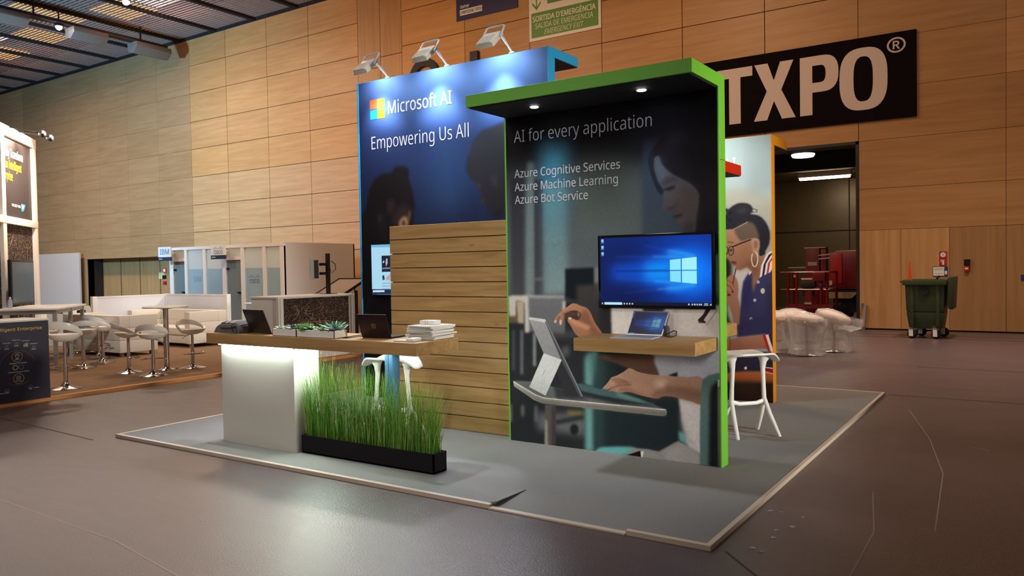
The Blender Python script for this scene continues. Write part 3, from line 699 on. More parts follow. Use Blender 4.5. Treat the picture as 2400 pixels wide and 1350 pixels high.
MB().box(-.07, -.05, 0, .07, .05, .032).build('carton', white, o, bevel=.002); MB().box(-.02, -.0505, .0, -.012, .0505, .0325).box(.0, -.0505, 0, .006, .0505, .0325).build('stripe', mat('stripe_beige', (206, 176, 140), 0.6), o)
o = thing('booklet_pack', 'low white pack of booklets at the front edge of the counter, before the magazines', 'booklets', (-4.07, 4.61, TZ), .12)
MB().box(-.09, -.055, 0, .09, .055, .012).build('booklets', paper, o, bevel=.003); MB().box(.03, -.06, .012, .10, .05, .028).build('card_stack', paper2, o, bevel=.001)
tag(MB().tube([(-4.60, 4.74, TZ + .03), (-4.66, 4.66, TZ + .022), (-4.75, 4.585, TZ + .006), (-4.72, 4.60, TZ + .004), (-4.64, 4.66, TZ + .014), (-4.60, 4.70, TZ + .012)], .0035, 8).build('power_cable', black), 'thin black cable looping left of the burgundy laptop', 'cable')

# ---- shelf, tablet and television on the green panel
SZ = 1.036
tag(MB().box(-3.047, 5.42, .935, -2.047, GY - .002, SZ).build('shelf', oak, bevel=.003), 'thick oak wall shelf on the green panel carrying a small tablet computer', 'shelf')
tb = thing('tablet_computer', 'small silver tablet computer with its keyboard open on the oak shelf', 'tablet', (-2.60, 5.80, SZ))
k = MB(); k.hexa([(-2.775, 5.515, SZ), (-2.435, 5.535, SZ), (-2.455, 5.79, SZ), (-2.765, 5.81, SZ)][::1], [(-2.775, 5.515, SZ + .006), (-2.435, 5.535, SZ + .006), (-2.455, 5.79, SZ + .006), (-2.765, 5.81, SZ + .006)])
k.build('keyboard', mat('keyboard_grey', (168, 172, 184), 0.6), tb, world=True)
k = MB()
for i in range(4):
    for j in range(11):
        x = -2.742 + j * .0265 + .003 * i; yy = 5.62 + i * .04
        k.box(x, yy, SZ + .006, x + .022, yy + .03, SZ + .0075)
k.build('keys', mat('key_grey', (128, 132, 146), 0.6), tb, world=True, smooth=None)
SA, SB = Vector((-2.768, 5.80, SZ + .006)), Vector((-2.455, 5.785, SZ + .006)); ST = Vector((.032, .075, .188))
k = MB(); k.hexa([SA, SB, SB + ST, SA + ST], [SA + Vector((0, .009, 0)), SB + Vector((0, .009, 0)), SB + ST + Vector((0, .009, 0)), SA + ST + Vector((0, .009, 0))])
sbody = k.build('screen_body', silver, tb, world=True, bevel=.0015, seg=1)
MB().box(-2.452, 5.805, SZ, -2.418, 5.845, SZ + .085).build('dongle', mat('dongle_grey', (52, 48, 50), 0.5), tb, world=True, bevel=.006)
MB().tube([(-2.43, 5.80, SZ + .02), (-2.39, 5.77, SZ + .03), (-2.35, 5.77, SZ + .052), (-2.322, 5.76, SZ + .048), (-2.318, 5.745, SZ + .02), (-2.345, 5.73, SZ + .006), (-2.39, 5.74, SZ + .006), (-2.43, 5.78, SZ + .01)], .0042, 8).build('cable', black, tb, world=True)
tv = thing('television', 'wide flat screen television showing a blue window desktop on the green panel', 'television', (-2.545, 5.87, 1.25))
MB().box(-3.045, 5.852, 1.253, -2.048, 5.890, 1.853).build('bezel', black_gloss, tv, world=True, bevel=.006)
MB().box(-2.75, 5.888, 1.42, -2.34, GY - .001, 1.70).build('wall_mount', black, tv, world=True)
tv2 = thing('television', 'white lit television on the blue panel, half hidden by the oak boards', 'television', (-6.2, 7.07, 1.28))
MB().box(-6.785, 7.045, 1.285, -5.70, 7.085, 1.92).build('bezel', black_gloss, tv2, world=True, bevel=.006)
MB().box(-6.4, 7.083, 1.4, -6.1, 7.099, 1.8).build('wall_mount', black, tv2, world=True)

# ---- white shell bar stools of the stand
def shell_stool(name_label, feet, seat_z=.78):
    """four feet: two on each side (A,D and B,C) meet at the footrest; seat wings flow into the uprights"""
    A, D, B, C_ = [Vector((*p, PZ)) for p in feet]
    ctr = (A + B + C_ + D) / 4
    o = thing('bar_stool', name_label, 'stool', (ctr.x, ctr.y, PZ), group=None)
    L_ = (A + D) / 2; R_ = (B + C_) / 2; ax = (R_ - L_).normalized(); fw = Vector((0, 0, 1)).cross(ax)
    jl = ctr + (L_ - ctr) * .80 + Vector((0, 0, .30)); jr = ctr + (R_ - ctr) * .80 + Vector((0, 0, .30))
    tl = ctr - ax * .15 + Vector((0, 0, seat_z - .060)); tr_ = ctr + ax * .15 + Vector((0, 0, seat_z - .060))
    for j, top, p, q, sg in ((jl, tl, A, D, -1), (jr, tr_, B, C_, 1)):
        MB().tube([j + Vector((0, 0, -.02)), j.lerp(top, .35), j.lerp(top, .72), j.lerp(top, .88) + ax * sg * .008, top + ax * sg * .02], [.023, .020, .023, .034, .065], 14, flat=.8, up=ax).build('upright', stool_white, o, world=True)
        for f_ in (p, q):
            MB().tube([j + Vector((0, 0, .03)), j.lerp(f_, .35) + (f_ - j) * .02, j.lerp(f_, .7), f_], [.020, .021, .019, .016], 12, flat=.8, up=ax).build('leg', stool_white, o, world=True)
    MB().tube([jl + Vector((0, 0, .01)), jl.lerp(jr, .25) + Vector((0, 0, -.012)), jl.lerp(jr, .75) + Vector((0, 0, -.012)), jr + Vector((0, 0, .01))], [.022, .018, .018, .022], 10, flat=.7).build('footrest', stool_white, o, world=True)
    # seat shell with down-turned wings
    k = MB(); nx_, ny_ = 22, 12; vs = []
    for side in (0, 1):
        for i in range(nx_ + 1):
            u = -1 + 2 * i / nx_
            for j in range(ny_ + 1):
                v = -1 + 2 * j / ny_
                au = abs(u); half = .17 if au < .55 else .17 - (.17 - .075) * min(1, (au - .55) / .45) ** .9
                x = u * .245
                zz = -.018 * (1 - v * v) * (1 - u * u) + .012 * v * v
                if au > .5: zz -= ((au - .5) / .5) ** 2.0 * .075
                x *= 1.16; p = ctr + ax * x + fw * (half * v) + Vector((0, 0, seat_z - PZ + zz - (.016 if side else 0)))
                vs.append(p)
    m_ = (nx_ + 1) * (ny_ + 1); fs = []
    for i in range(nx_):
        for j in range(ny_):
            a_ = i * (ny_ + 1) + j; q = (a_, a_ + ny_ + 1, a_ + ny_ + 2, a_ + 1); fs.append(q); fs.append(tuple(m_ + t_ for t_ in q[::-1]))
    bd = [i * (ny_ + 1) for i in range(nx_ + 1)] + [nx_ * (ny_ + 1) + j for j in range(1, ny_ + 1)] + [i * (ny_ + 1) + ny_ for i in range(nx_ - 1, -1, -1)] + [j for j in range(ny_ - 1, 0, -1)]
    for i in range(len(bd)): fs.append((bd[i], bd[(i + 1) % len(bd)], m_ + bd[(i + 1) % len(bd)], m_ + bd[i]))
    k.add(vs, fs); k.build('seat', stool_white, o, world=True, smooth=1.2)
    return o
shell_stool('white moulded bar stool standing on the carpet right of the green panel', [(-2.209, 6.884), (-2.48, 7.12), (-2.198, 7.438), (-1.929, 7.202)])
shell_stool('white moulded bar stool tucked under the counter behind the tall grass', [(-5.16, 5.10), (-5.10, 5.50), (-4.64, 5.56), (-4.68, 5.16)], .80)

# ================================================================== LOUNGE ON THE LEFT
lounge_m = mat('lounge_carpet', (136, 108, 82), 0.85, spec=.15, noise=.10, nscale=3, bump=.2, bscale=160); lounge_e = mat('lounge_edge', (206, 140, 76), 0.5)
lp = thing('lounge_platform', 'low brown carpeted platform under the white lounge furniture', 'platform', (-18, 8, 0))
MB().box(-26, 2.0, 0, -10.56, 14.2, .045).build('carpet', lounge_m, lp, world=True, smooth=None)
MB().box(-10.56, 2.0, 0, -10.48, 14.2, .047).build('edging', lounge_e, lp, world=True)
LZ = .045
def bar_stool():
    o = thing('bar_stool', 'x', 'stool')
    MB().lathe([(.001, 0), (.19, 0), (.20, .006), (.16, .016), (.07, .035), (.035, .075), (.030, .10), (.001, .10)], n=28).build('base', chrome, o)
    MB().lathe([(.028, .09), (.028, .30), (.022, .301), (.022, .56), (.001, .56)], n=16).build('column', chrome, o)
    k = MB(); k.tube([(.20 * math.cos(t_) * .9, .05 + .13 * math.sin(t_), .245) for t_ in np.linspace(-.2, PI + .2, 18)], .009, 8)
    k.tube([(0, 0, .245), (0, .05, .245)], .03, 10); k.build('footrest', chrome, o)
    MB().tube([(.03, 0, .55), (.10, -.02, .535), (.16, -.03, .49)], .006, 6).build('lever', chrome, o)
    k = MB(); k.lathe([(.001, .555), (.09, .556), (.165, .585), (.205, .625), (.212, .640), (.19, .642), (.12, .628), (.001, .622)], n=32, sy=.92); k.build('seat', stool_white, o)
    # crescent backrest: a band rising from both front sides round the back
    k = MB(); nn_ = 30; vs = []
    for i in range(nn_ + 1):
        a = -.25 + (PI + .5) * i / nn_; s_ = math.sin(PI * i / nn_); r_ = .205 + .045 * s_
        top = .645 + .155 * s_ ** 1.2; bot = top - .035 - .055 * s_
        c_, d_ = math.cos(a), -math.sin(a)
        vs += [(r_ * c_, r_ * d_ * .92, bot), ((r_ + .018) * c_, (r_ + .018) * d_ * .92, (top + bot) / 2), ((r_ + .012) * c_, (r_ + .012) * d_ * .92, top), ((r_ - .012) * c_, (r_ - .012) * d_ * .92, top - .004), ((r_ - .018) * c_, (r_ - .018) * d_ * .92, (top + bot) / 2)]
    k.add(vs, [(i * 5 + j, i * 5 + (j + 1) % 5, (i + 1) * 5 + (j + 1) % 5, (i + 1) * 5 + j) for i in range(nn_) for j in range(5)] + [(0, 1, 2, 3, 4), tuple(nn_ * 5 + j for j in (4, 3, 2, 1, 0))])
    k.build('backrest', stool_white, o, smooth=1.0)
    return o
bs = bar_stool()
SP = [((-11.066, 5.515), .10, 1.05, 'white crescent bar stool nearest the black sign counter, taller than the rest'),
      ((-13.286, 6.923), .55, 1.0, 'white crescent bar stool between the grey table legs and the nearest sofa'),
      ((-13.70, 7.48), -.5, 1.02, 'white crescent bar stool just behind the grey high table corner'),
      ((-11.912, 6.91), -.9, 1.0, 'white crescent bar stool left of the round high table, with its lever towards the sofa'),
      ((-11.212, 6.888), .15, 1.0, 'white crescent bar stool in front of the chrome column of the round high table'),
      ((-11.50, 7.76), -2.2, 1.0, 'white crescent bar stool right of the round high table, facing the room'),
      ((-14.62, 7.90), -.3, 1.0, 'white crescent bar stool farthest back, before the left end of the nearest sofa'),
      ((-13.55, 6.45), 1.2, 1.0, 'white crescent bar stool standing behind the black sign counter beside the grey table')]
for i, (p, rz, sc_, lab) in enumerate(SP):
    q = place(bs, i == 0, (*p, LZ), rz + .6, lab, 'white crescent bar stools of the lounge'); q.scale = (1, 1, 1.0)
    if i == 0: q.scale = (1.02, 1.02, 1.17)
def round_table(label, x, y, h):
    o = thing('high_table', label, 'table', (x, y, LZ))
    MB().lathe([(.001, 0), (.13, 0), (.135, .01), (.06, .03), (.045, .05), (.001, .05)], n=32).box(-.17, -.02, 0, .17, .02, .018).box(-.02, -.17, 0, .02, .17, .018).build('base', chrome, o)
    MB().lathe([(.042, .04), (.042, h - .05), (.001, h - .05)], n=18).build('column', chrome, o)
    MB().lathe([(.001, h - .05), (.05, h - .05), (.16, h - .035), (.16, h - .026), (.001, h - .026)], n=24).build('support', black, o)
    MB().lathe([(.001, h - .026), (.335, h - .026), (.345, h - .018), (.345, h - .006), (.335, h), (.001, h)], n=40).build('tabletop', white, o)
    return o
round_table('round white high table on one thick chrome column in the lounge', -11.66, 7.40, 1.03)
round_table('round high table before the glass meeting rooms, seen past the brown laptop', -12.62, 10.08, .955)

# grey high table beside the angled wall
d1 = Vector((-.759, .651, 0)); d2 = Vector((-.651, -.759, 0)); corner = Vector((-14.08, 6.89, 0))
gt = thing('high_table', 'long white high table on grey square metal legs at the left', 'table', (corner.x, corner.y, LZ))
TT = 1.035
def pp(a, b, z): return corner + d1 * a + d2 * b + Vector((0, 0, z))
MB().hexa([pp(-.04, -.04, TT - .03), pp(1.9, -.04, TT - .03), pp(1.9, .95, TT - .03), pp(-.04, .95, TT - .03)], [pp(-.04, -.04, TT), pp(1.9, -.04, TT), pp(1.9, .95, TT), pp(-.04, .95, TT)]).build('tabletop', white, gt, world=True, bevel=.003)
grey_leg = mat('table_grey', (150, 150, 146), 0.4, .3)
for a in (0, 1.0, 1.84):
    for b in (0, .88):
        MB().hexa([pp(a, b, LZ), pp(a + .06, b, LZ), pp(a + .06, b + .06, LZ), pp(a, b + .06, LZ)], [pp(a, b, TT - .03), pp(a + .06, b, TT - .03), pp(a + .06, b + .06, TT - .03), pp(a, b + .06, TT - .03)]).build('leg', grey_leg, gt, world=True)
k = MB()
for (a0, b0, a1, b1) in ((0, .03, 1.9, .03), (0, .91, 1.9, .91), (.03, 0, .03, .94), (1.87, 0, 1.87, .94)): k.bar(pp(a0, b0, TT - .065), pp(a1, b1, TT - .065), .04, .07)
k.build('apron', grey_leg, gt, world=True)

# white leather sofas
def sofa(label, x0, x1, y0, y1, h, back):
    """back: 'near' or 'far' side of the sofa"""
    o = thing('sofa', label, 'sofa', ((x0 + x1) / 2, (y0 + y1) / 2, LZ))
    MB().box(x0 + .04, y0 + .04, .12, x1 - .04, y1 - .04, .30).build('base', leather, o, world=True, bevel=.03)
    b0, b1 = (y0, y0 + .2) if back == 'near' else (y1 - .2, y1); s0, s1 = (b1, y1) if back == 'near' else (y0, b0)
    def quilt(name, X0, Y0, Z0, X1, Y1, Z1):
        n_ = 3; hh = (Z1 - Z0) / n_
        k = MB()
        for i in range(n_): k.box(X0, Y0, Z0 + i * hh + .002, X1, Y1, Z0 + (i + 1) * hh - .002)
        k.box(X0 + .012, Y0 + .012, Z0, X1 - .012, Y1 - .012, Z1 - .01)
        return k.build(name, leather, o, world=True, bevel=.012)
    quilt('backrest', x0, b0, .12, x1, b1, h)
    quilt('armrest', x0, s0, .12, x0 + .18, s1, h); quilt('armrest', x1 - .18, s0, .12, x1, s1, h)
    w_ = (x1 - x0 - .36) / 2
    for i in range(2): MB().box(x0 + .18 + i * w_ + .004, s0 + .01, .30, x0 + .18 + (i + 1) * w_ - .004, s1 - .005, .45).build('seat_cushion', leather, o, world=True, bevel=.03)
    for x in (x0 + .06, x1 - .12):
        for y in (y0 + .05, y1 - .11): MB().box(x, y, LZ, x + .06, y + .06, .13).build('leg', mat('sofa_leg', (150, 130, 110), .4, .4), o, world=True)
sofa('white leather sofa nearest the bar stools, its back turned to the room', -16.3, -14.24, 8.10, 8.86, .82, 'near')
sofa('white leather sofa facing the room before the low white partition, right of the round table', -16.9, -14.60, 9.80, 10.70, .79, 'far')
sofa('white leather armchair at the far left behind the high table', -20.1, -18.4, 9.3, 10.2, .80, 'far')
sofa('white armchair partly hidden behind the brown laptop', -13.6, -12.35, 10.6, 11.4, .80, 'far')

# low white partition behind the sofas
o = thing('low_partition', 'low white L shaped glass partition behind the white sofas', 'partition', (-16.5, 10.9, LZ)); ph = 1.11
pg = mat('partition_panel', (222, 222, 226), 0.3)
MB().box(-17.2, 10.93, LZ, -14.95, 10.97, ph).build('panel', pg, o, world=True); MB().box(-17.22, 9.25, LZ, -17.18, 10.93, ph).build('panel', pg, o, world=True)
for x, y in ((-14.95, 10.90), (-17.25, 10.90), (-17.25, 9.17)): MB().box(x, y, LZ, x + .10, y + .10, ph + .01).build('post', white_metal, o, world=True, bevel=.004)
MB().box(-17.15, 10.92, ph - .03, -14.95, 10.98, ph + .004).box(-17.23, 9.25, ph - .03, -17.17, 10.90, ph + .004).build('rail', white_metal, o, world=True)

# printed low wall behind the counter with pole mounted screen
o = thing('printed_partition', 'low white counter wall with a dark golden line print behind the succulents', 'partition', (-10.9, 9.7, LZ))
MB().box(-11.35, 8.82, LZ, -10.67, 10.55, 1.14).build('body', white, o, world=True, bevel=.004)
MB().box(-11.38, 8.80, 1.14, -10.63, 10.60, 1.17).build('top_board', white, o, world=True, bevel=.004)
for y in (8.80, 10.50): MB().box(-10.68, y, LZ, -10.62, y + .035, 1.14).box(-10.68, y + .045, LZ, -10.62, y + .08, 1.14).build('post', white_metal, o, world=True)
PRINT_WALL = o
o = thing('screen_stand', 'black pole with a flat screen seen edge on, rising behind the printed low wall', 'screen', (-10.95, 10.24, 1.17))
MB().box(-10.98, 10.21, 1.17, -10.92, 10.27, 1.92).box(-11.06, 10.12, 1.17, -10.84, 10.36, 1.18).build('pole', black, o, world=True)
MB().hexa([(-11.09 - .737 * a + .676 * b, 9.98 + .676 * a + .737 * b, 1.43) for a, b in ((0, -.045), (0, .02), (.72, .02), (.72, -.045))], [(-11.09 - .737 * a + .676 * b, 9.98 + .676 * a + .737 * b, 1.83) for a, b in ((0, -.045), (0, .02), (.72, .02), (.72, -.045))]).build('screen', mat('screen_back', (150, 152, 146), .4), o, world=True, bevel=.006)
MB().hexa([(-11.075 - .737 * a + .676 * b, 9.99 + .676 * a + .737 * b, 1.46) for a, b in ((.05, .02), (.05, .10), (.5, .10), (.5, .02))], [(-11.075 - .737 * a + .676 * b, 9.99 + .676 * a + .737 * b, 1.80) for a, b in ((.05, .02), (.05, .10), (.5, .10), (.5, .02))]).bar((-11.1, 10.18, 1.55), (-10.95, 10.24, 1.55), .05, .05).bar((-11.1, 10.18, 1.72), (-10.95, 10.24, 1.72), .05, .05).build('bracket', black, o, world=True)
MB().tube([(-10.92, 10.3, 1.78), (-10.86, 10.34, 1.72), (-10.84, 10.33, 1.62), (-10.9, 10.28, 1.56), (-10.93, 10.27, 1.66)], .008, 6).build('cable', black, o, world=True)
o = thing('sloped_board', 'sloping brown board with a black rim behind the screen pole', 'board', (-11.6, 11.2, LZ))
A_ = [(-12.12, 11.0, 1.10), (-11.34, 11.0, 1.10), (-11.04, 11.35, 1.40), (-11.80, 11.35, 1.40)]
k = MB(); k.hexa(A_, [(x, y - .02, z + .03) for x, y, z in A_]); k.build('panel', mat('brown_board', (140, 108, 84), .5), o, world=True)
k = MB()
for i in range(4): k.bar(Vector(A_[i]) + Vector((0, -.01, .02)), Vector(A_[(i + 1) % 4]) + Vector((0, -.01, .02)), .035, .05)
k.build('rim', black, o, world=True)
k = MB()
for x in (-12.0, -11.2): k.box(x, 11.15, LZ, x + .05, 11.20, 1.2)
k.build('support', black, o, world=True)

# glass meeting rooms
glassm = bpy.data.materials.new('clear_glass'); glassm.use_nodes = True
nt = glassm.node_tree; p_ = nt.nodes['Principled BSDF']; p_.inputs['Base Color'].default_value = (.75, .88, .88, 1); p_.inputs['Alpha'].default_value = .38; p_.inputs['Roughness'].default_value = .05
frost = mat('frosted_glass', (150, 172, 182), 0.35); fdoor = mat('tinted_glass', (112, 124, 124), 0.15)
X0, X1, Y0, PH = -23.9, -18.28, 15.4, 2.44
o = thing('meeting_room', 'row of white framed glass meeting rooms with company names against the back wall', 'meeting room', ((X0 + X1) / 2, 16.8, 0))
fx = [-23.9, -23.75, -22.98, -22.90, -22.02, -21.94, -21.2, -20.98, -20.25, -20.10, -19.16, -19.02, -18.40, -18.28]
mem = [(-23.9, -23.70), (-23.08, -22.94), (-22.10, -21.96), (-21.12, -20.94), (-20.22, -20.06), (-19.20, -19.06), (-18.42, -18.28)]
k = MB()
for a, b in mem: k.box(a, Y0 - .04, 0, b, Y0 + .06, PH)
k.box(X0 - .005, Y0 - .046, PH - .09, X1 + .004, Y0 + .066, PH + .004); k.box(X0, Y0 - .045, .001, X1, Y0 + .065, .10)
for a, b in ((-23.70, -23.08), (-20.94, -20.22)): k.box(a, Y0 - .035, 1.98, b, Y0 + .055, 2.08)
k.build('frame', white_metal, o, world=True)
for i, ((a, a1), (b, b1)) in enumerate(zip(mem, mem[1:])):
    if i in (0, 3):
        MB().box(a1, Y0, .10, b, Y0 + .02, 1.98).build('glass_door', fdoor, o, world=True); MB().box(a1, Y0, 2.08, b, Y0 + .02, PH - .09).build('glass_pane', glassm, o, world=True)
        MB().box(a1 + .05, Y0 - .06, 1.68, a1 + .12, Y0, 1.74).box(b - .16, Y0 - .06, .95, b - .06, Y0, 1.0).build('handle', black, o, world=True)
    else:
        MB().box(a1, Y0, .10, b, Y0 + .02, 1.72).build('frosted_pane', frost, o, world=True); MB().box(a1, Y0, 1.72, b, Y0 + .02, PH - .09).build('glass_pane', glassm, o, world=True)
side_w = mat('room_panel', (206, 200, 196), .45)
MB().box(X1 - .06, Y0, 0, X1, 18.25, PH + .01).box(X0, Y0, 0, X0 + .06, 18.25, PH).box(X0, 18.2, 0, X1, 18.25, PH).build('side_wall', side_w, o, world=True)
MB().box(-21.06, Y0 + .1, 0, -21.0, 18.2, PH).build('inner_wall', side_w, o, world=True)
MR = o
for i, (x, z, lab) in enumerate([(-23.95, 2.0, 'left white and navy name sign hanging before the meeting rooms'), (-21.16, 2.0, 'right white and navy name sign with bars above its name, before the meeting rooms')]):
    s_ = thing('hanging_sign', lab, 'sign', (x + .34, 15.0, z))
    MB().box(x, 15.0, 2.12, x + .70, 15.03, 2.46).build('board', white, s_, world=True); MB().box(x, 14.995, 2.01, x + .70, 15.035, 2.13).build('band', mat('sign_navy', (32, 34, 66), .5), s_, world=True)
    MB().box(x + .3, 15.03, 2.25, x + .36, 15.358, 2.30).build('bracket', white_metal, s_, world=True)
    k = MB()
    if i == 0: write(k, 'IBM', (x + .10, 14.997, 2.22), UX, UZ, .50, .17, 0, .03)
    else:
        write(k, 'CISCO', (x + .14, 14.997, 2.17), UX, UZ, .44, .10, 0, .03)
        for q, hh in enumerate((.03, .05, .08, .05, .03, .05, .08, .05, .03)): k.box(x + .10 + q * .062, 14.996, 2.31, x + .114 + q * .062, 14.998, 2.31 + hh)
    k.build('lettering', mat('ibm_blue', (104, 132, 170) if i == 0 else (70, 82, 104), .6) if i == 0 else mat('cisco_blue', (84, 96, 120), .6), s_, world=True, normals=False, smooth=None)
    k = MB(); write(k, 'Gartner.', (x + .05, 14.99, 2.05), UX, UZ, .20, .05, 0, .02); k.build('small_lettering', white, s_, world=True, normals=False, smooth=None)
k = MB(); write(k, 'IBM', (-22.68, Y0 - .004, 1.32), UX, UZ, .42, .18, 0, .02)
write(k, 'CISCO', (-19.86, Y0 - .004, 1.27), UX, UZ, .46, .11, 1, .03)
for q, hh in enumerate((.03, .06, .10, .06, .03, .06, .10, .06, .03)): k.box(-19.90 + q * .068, Y0 - .004, 1.43, -19.885 + q * .068, Y0 - .002, 1.43 + hh, 1)
k.build('lettering', [mat('ibm_frost', (138, 160, 178), .6), mat('cisco_frost', (84, 116, 142), .6)], MR, world=True, normals=False, smooth=None)

# small fittings in the recess on the left
def wall_box(name, label, cat, parts, loc):
    o = thing(name, label, cat, loc)
    for nm, a, m in parts: MB().box(*a).build(nm, m, o, world=True, bevel=.004, seg=1)
    return o
red_box = mat('fire_red', (190, 24, 26), .4)
wall_box('fire_sign', 'small red and white fire notice on the wood left of the meeting rooms', 'sign', [('plate', (-31.62, 20.00, 1.62, -31.40, 20.03, 1.84), red_box), ('disc', (-31.58, 19.99, 1.66, -31.44, 20.0, 1.80), white)], (-31.5, 20.02, 1.7))
wall_box('alarm_box', 'small dark alarm box under the fire notice left of the meeting rooms', 'alarm', [('box', (-31.62, 19.96, 1.36, -31.42, 20.03, 1.52), black), ('button', (-31.56, 19.95, 1.10, -31.40, 20.03, 1.26), red_box)], (-31.5, 20.02, 1.4))
wall_box('notice', 'pale yellow paper notice stuck inside the wood recess at the left', 'notice', [('sheet', (-33.2, YW + .73, 1.35, -32.75, YW + .75, 1.65), mat('notice_paper', (226, 214, 170), .8)), ('stamp', (-32.95, YW + .72, 1.38, -32.80, YW + .735, 1.55), mat('notice_yellow', (232, 208, 60), .7))], (-33, YW + .74, 1.5))
MBx = MB().box(-42.9, 19.7, 0, -37.95, 19.78, 2.66); tag(MBx.build('partition_panel', mat('pinkish_panel', (224, 200, 188), .5)), 'plain white upright panel leaning by the recess at the far left', 'panel')
k = thing('storage_box', 'white carton with a dark slot beside the grey high table', 'box', (-17.85, 9.0, LZ), .3)
MB().box(-.35, -.25, 0, .35, .25, .86).build('carton', white, k, bevel=.005); MB().box(-.2, -.255, .72, .1, -.25, .78).box(.345, -.12, .72, .352, .12, .78).build('slot', black, k)

# angled exhibitor wall with screen
P0 = Vector((-17.67, 8.25, 0)); du = Vector((-.759, .651, 0)); dn = Vector((.651, .759, 0))   # runs away to the right, faces the stand
aw = thing('exhibitor_wall', 'tall white framed angled display wall with a glowing top at the left edge', 'display wall', (P0.x, P0.y, LZ))
def ap(s_, n_, z): return P0 - du * s_ + dn * n_ + Vector((0, 0, z))
def abox(k, s0, s1, n0, n1, z0, z1, m=0): k.hexa([ap(s0, n0, z0), ap(s1, n0, z0), ap(s1, n1, z0), ap(s0, n1, z0)], [ap(s0, n0, z1), ap(s1, n0, z1), ap(s1, n1, z1), ap(s0, n1, z1)], m); return k
wglow = mat('frame_white', (236, 222, 206), .4)
k = MB(); abox(k, 0, .17, -.08, .08, LZ, 4.46); abox(k, 1.90, 2.09, -.08, .08, LZ, 4.46); abox(k, 3.6, 3.78, -.08, .08, LZ, 4.46); abox(k, -.004, 3.785, -.086, .086, 4.27, 4.465); abox(k, .004, 3.775, -.086, .086, 2.60, 2.74)
k.build('frame', wglow, aw, world=True, bevel=.004)
for s0, s1 in ((.17, 1.90), (2.09, 3.6)):
    k = MB(); abox(k, s0, s1, -.02, .02, 2.74, 4.27); k.build('header_board', mat('sap_dark', (44, 36, 34), .5), aw, world=True, smooth=None)
for i in range(2):
    s_ = 1.02 + i * .5
    l = MB().tube([ap(s_ + .1, .03, 4.46), ap(s_, .58, 4.38)], .012, 6).sphere(ap(s_, .62, 4.36), .07, 0, 10, 6).build('arm_lamp', black, aw, world=True)
    light('arm_lamp_beam', 'SPOT', ap(s_, .85, 4.5), ap(s_ + .1, .0, 4.0), 620, WARM2, spot_size=2.1, spot_blend=.8, shadow_soft_size=.06)
tvs = thing('television', 'switched off flat screen television before the angled white wall on the left', 'television', (*ap(1.75, .25, 0).xy, 1.06))
k = MB(); abox(k, 1.10, 2.41, .22, .28, 1.06, 1.90); k.build('bezel', black, tvs, world=True, bevel=.006)
k = MB(); abox(k, 1.14, 2.37, .279, .284, 1.10, 1.86); k.build('screen', mat('screen_off', (74, 76, 78), .12), tvs, world=True)
k = MB(); abox(k, 1.6, 1.9, .08, .22, 1.3, 1.6); k.build('wall_mount', black, tvs, world=True)
AW = aw
o = thing('water_bottle', 'clear plastic water bottle on the grey high table before the dark television', 'bottle', (*(corner + d1 * .35 + d2 * .80).xy, TT))
bot = bpy.data.materials.new('bottle_plastic'); bot.use_nodes = True; q_ = bot.node_tree.nodes['Principled BSDF']; q_.inputs['Base Color'].default_value = (.55, .65, .8, 1); q_.inputs['Alpha'].default_value = .55; q_.inputs['Roughness'].default_value = .1
MB().lathe([(.001, 0), (.034, 0), (.036, .03), (.033, .05), (.036, .07), (.033, .10), (.036, .13), (.02, .165), (.013, .18), (.001, .18)], n=16).build('body', bot, o); MB().lathe([(.001, .178), (.016, .178), (.016, .20), (.001, .20)], n=12).build('cap', white, o)

# black sign counter
sc_ = thing('sign_counter', 'black printed reception counter with yellow headline at the lower left edge', 'counter', (-10.8, 4.2, LZ))
MB().box(-11.05, 3.2, LZ, -10.50, 5.02, 1.03).build('body', white, sc_, world=True); MB().box(-11.1, 3.15, 1.03, -10.47, 5.035, 1.052).build('top_board', white, sc_, world=True, bevel=.004)
MB().box(-10.50, 3.2, LZ, -10.475, 5.025, 1.03).build('front_board', dark_print, sc_, world=True, smooth=None)
def yz(y, z): return (-10.4735, y, z)
k = MB(); U_ = (0, 1, 0)
# front board runs 4.464..5.02 in view; letters read towards +Y
write(k, 'The Intelligent Enterprise', (-10.4735, 4.222, .925), U_, UZ, .725, .036, 1, .02)
write(k, 'The ', (-10.473, 4.222, .925), U_, UZ, .10, .036, 0, .02)
cy, cz = 4.62, .66
def ring(y0, z0, r, w_, m, a0=0, a1=2 * PI, n=40):
    ts = np.linspace(a0, a1, n + 1)
    for a, b in zip(ts, ts[1:]):
        k.quad(yz(y0 + (r - w_) * math.cos(a), z0 + (r - w_) * math.sin(a)), yz(y0 + r * math.cos(a), z0 + r * math.sin(a)), yz(y0 + r * math.cos(b), z0 + r * math.sin(b)), yz(y0 + (r - w_) * math.cos(b), z0 + (r - w_) * math.sin(b)), m)
def rect(y0, z0, y1, z1, m): k.quad(yz(y0, z0), yz(y1, z0), yz(y1, z1), yz(y0, z1), m)
ring(4.645, .60, .062, .005, 1); ring(4.655, .33, .062, .005, 1); ring(4.65, .47, .21, .003, 2, .3, PI - .2); ring(4.65, .46, .21, .003, 2, PI + 1.0, 2 * PI - .9)
ring(4.645, .615, .026, .004, 0); rect(4.632, .575, 4.658, .583, 0); rect(4.624, .615, 4.666, .635, 4)
rect(4.630, .318, 4.682, .362, 2); rect(4.650, .33, 4.664, .345, 4)
for q in (-1, 1): ring(4.655 + q * .034, .470, .030, .006, 0 if q < 0 else 4)
write(k, 'Intelligent Technologies', (-10.4735, 4.555, .515), U_, UZ, .20, .016, 0, .02); write(k, 'AI, Machine Learning, IoT, Analytics', (-10.4735, 4.535, .408), U_, UZ, .245, .013, 0, .02)
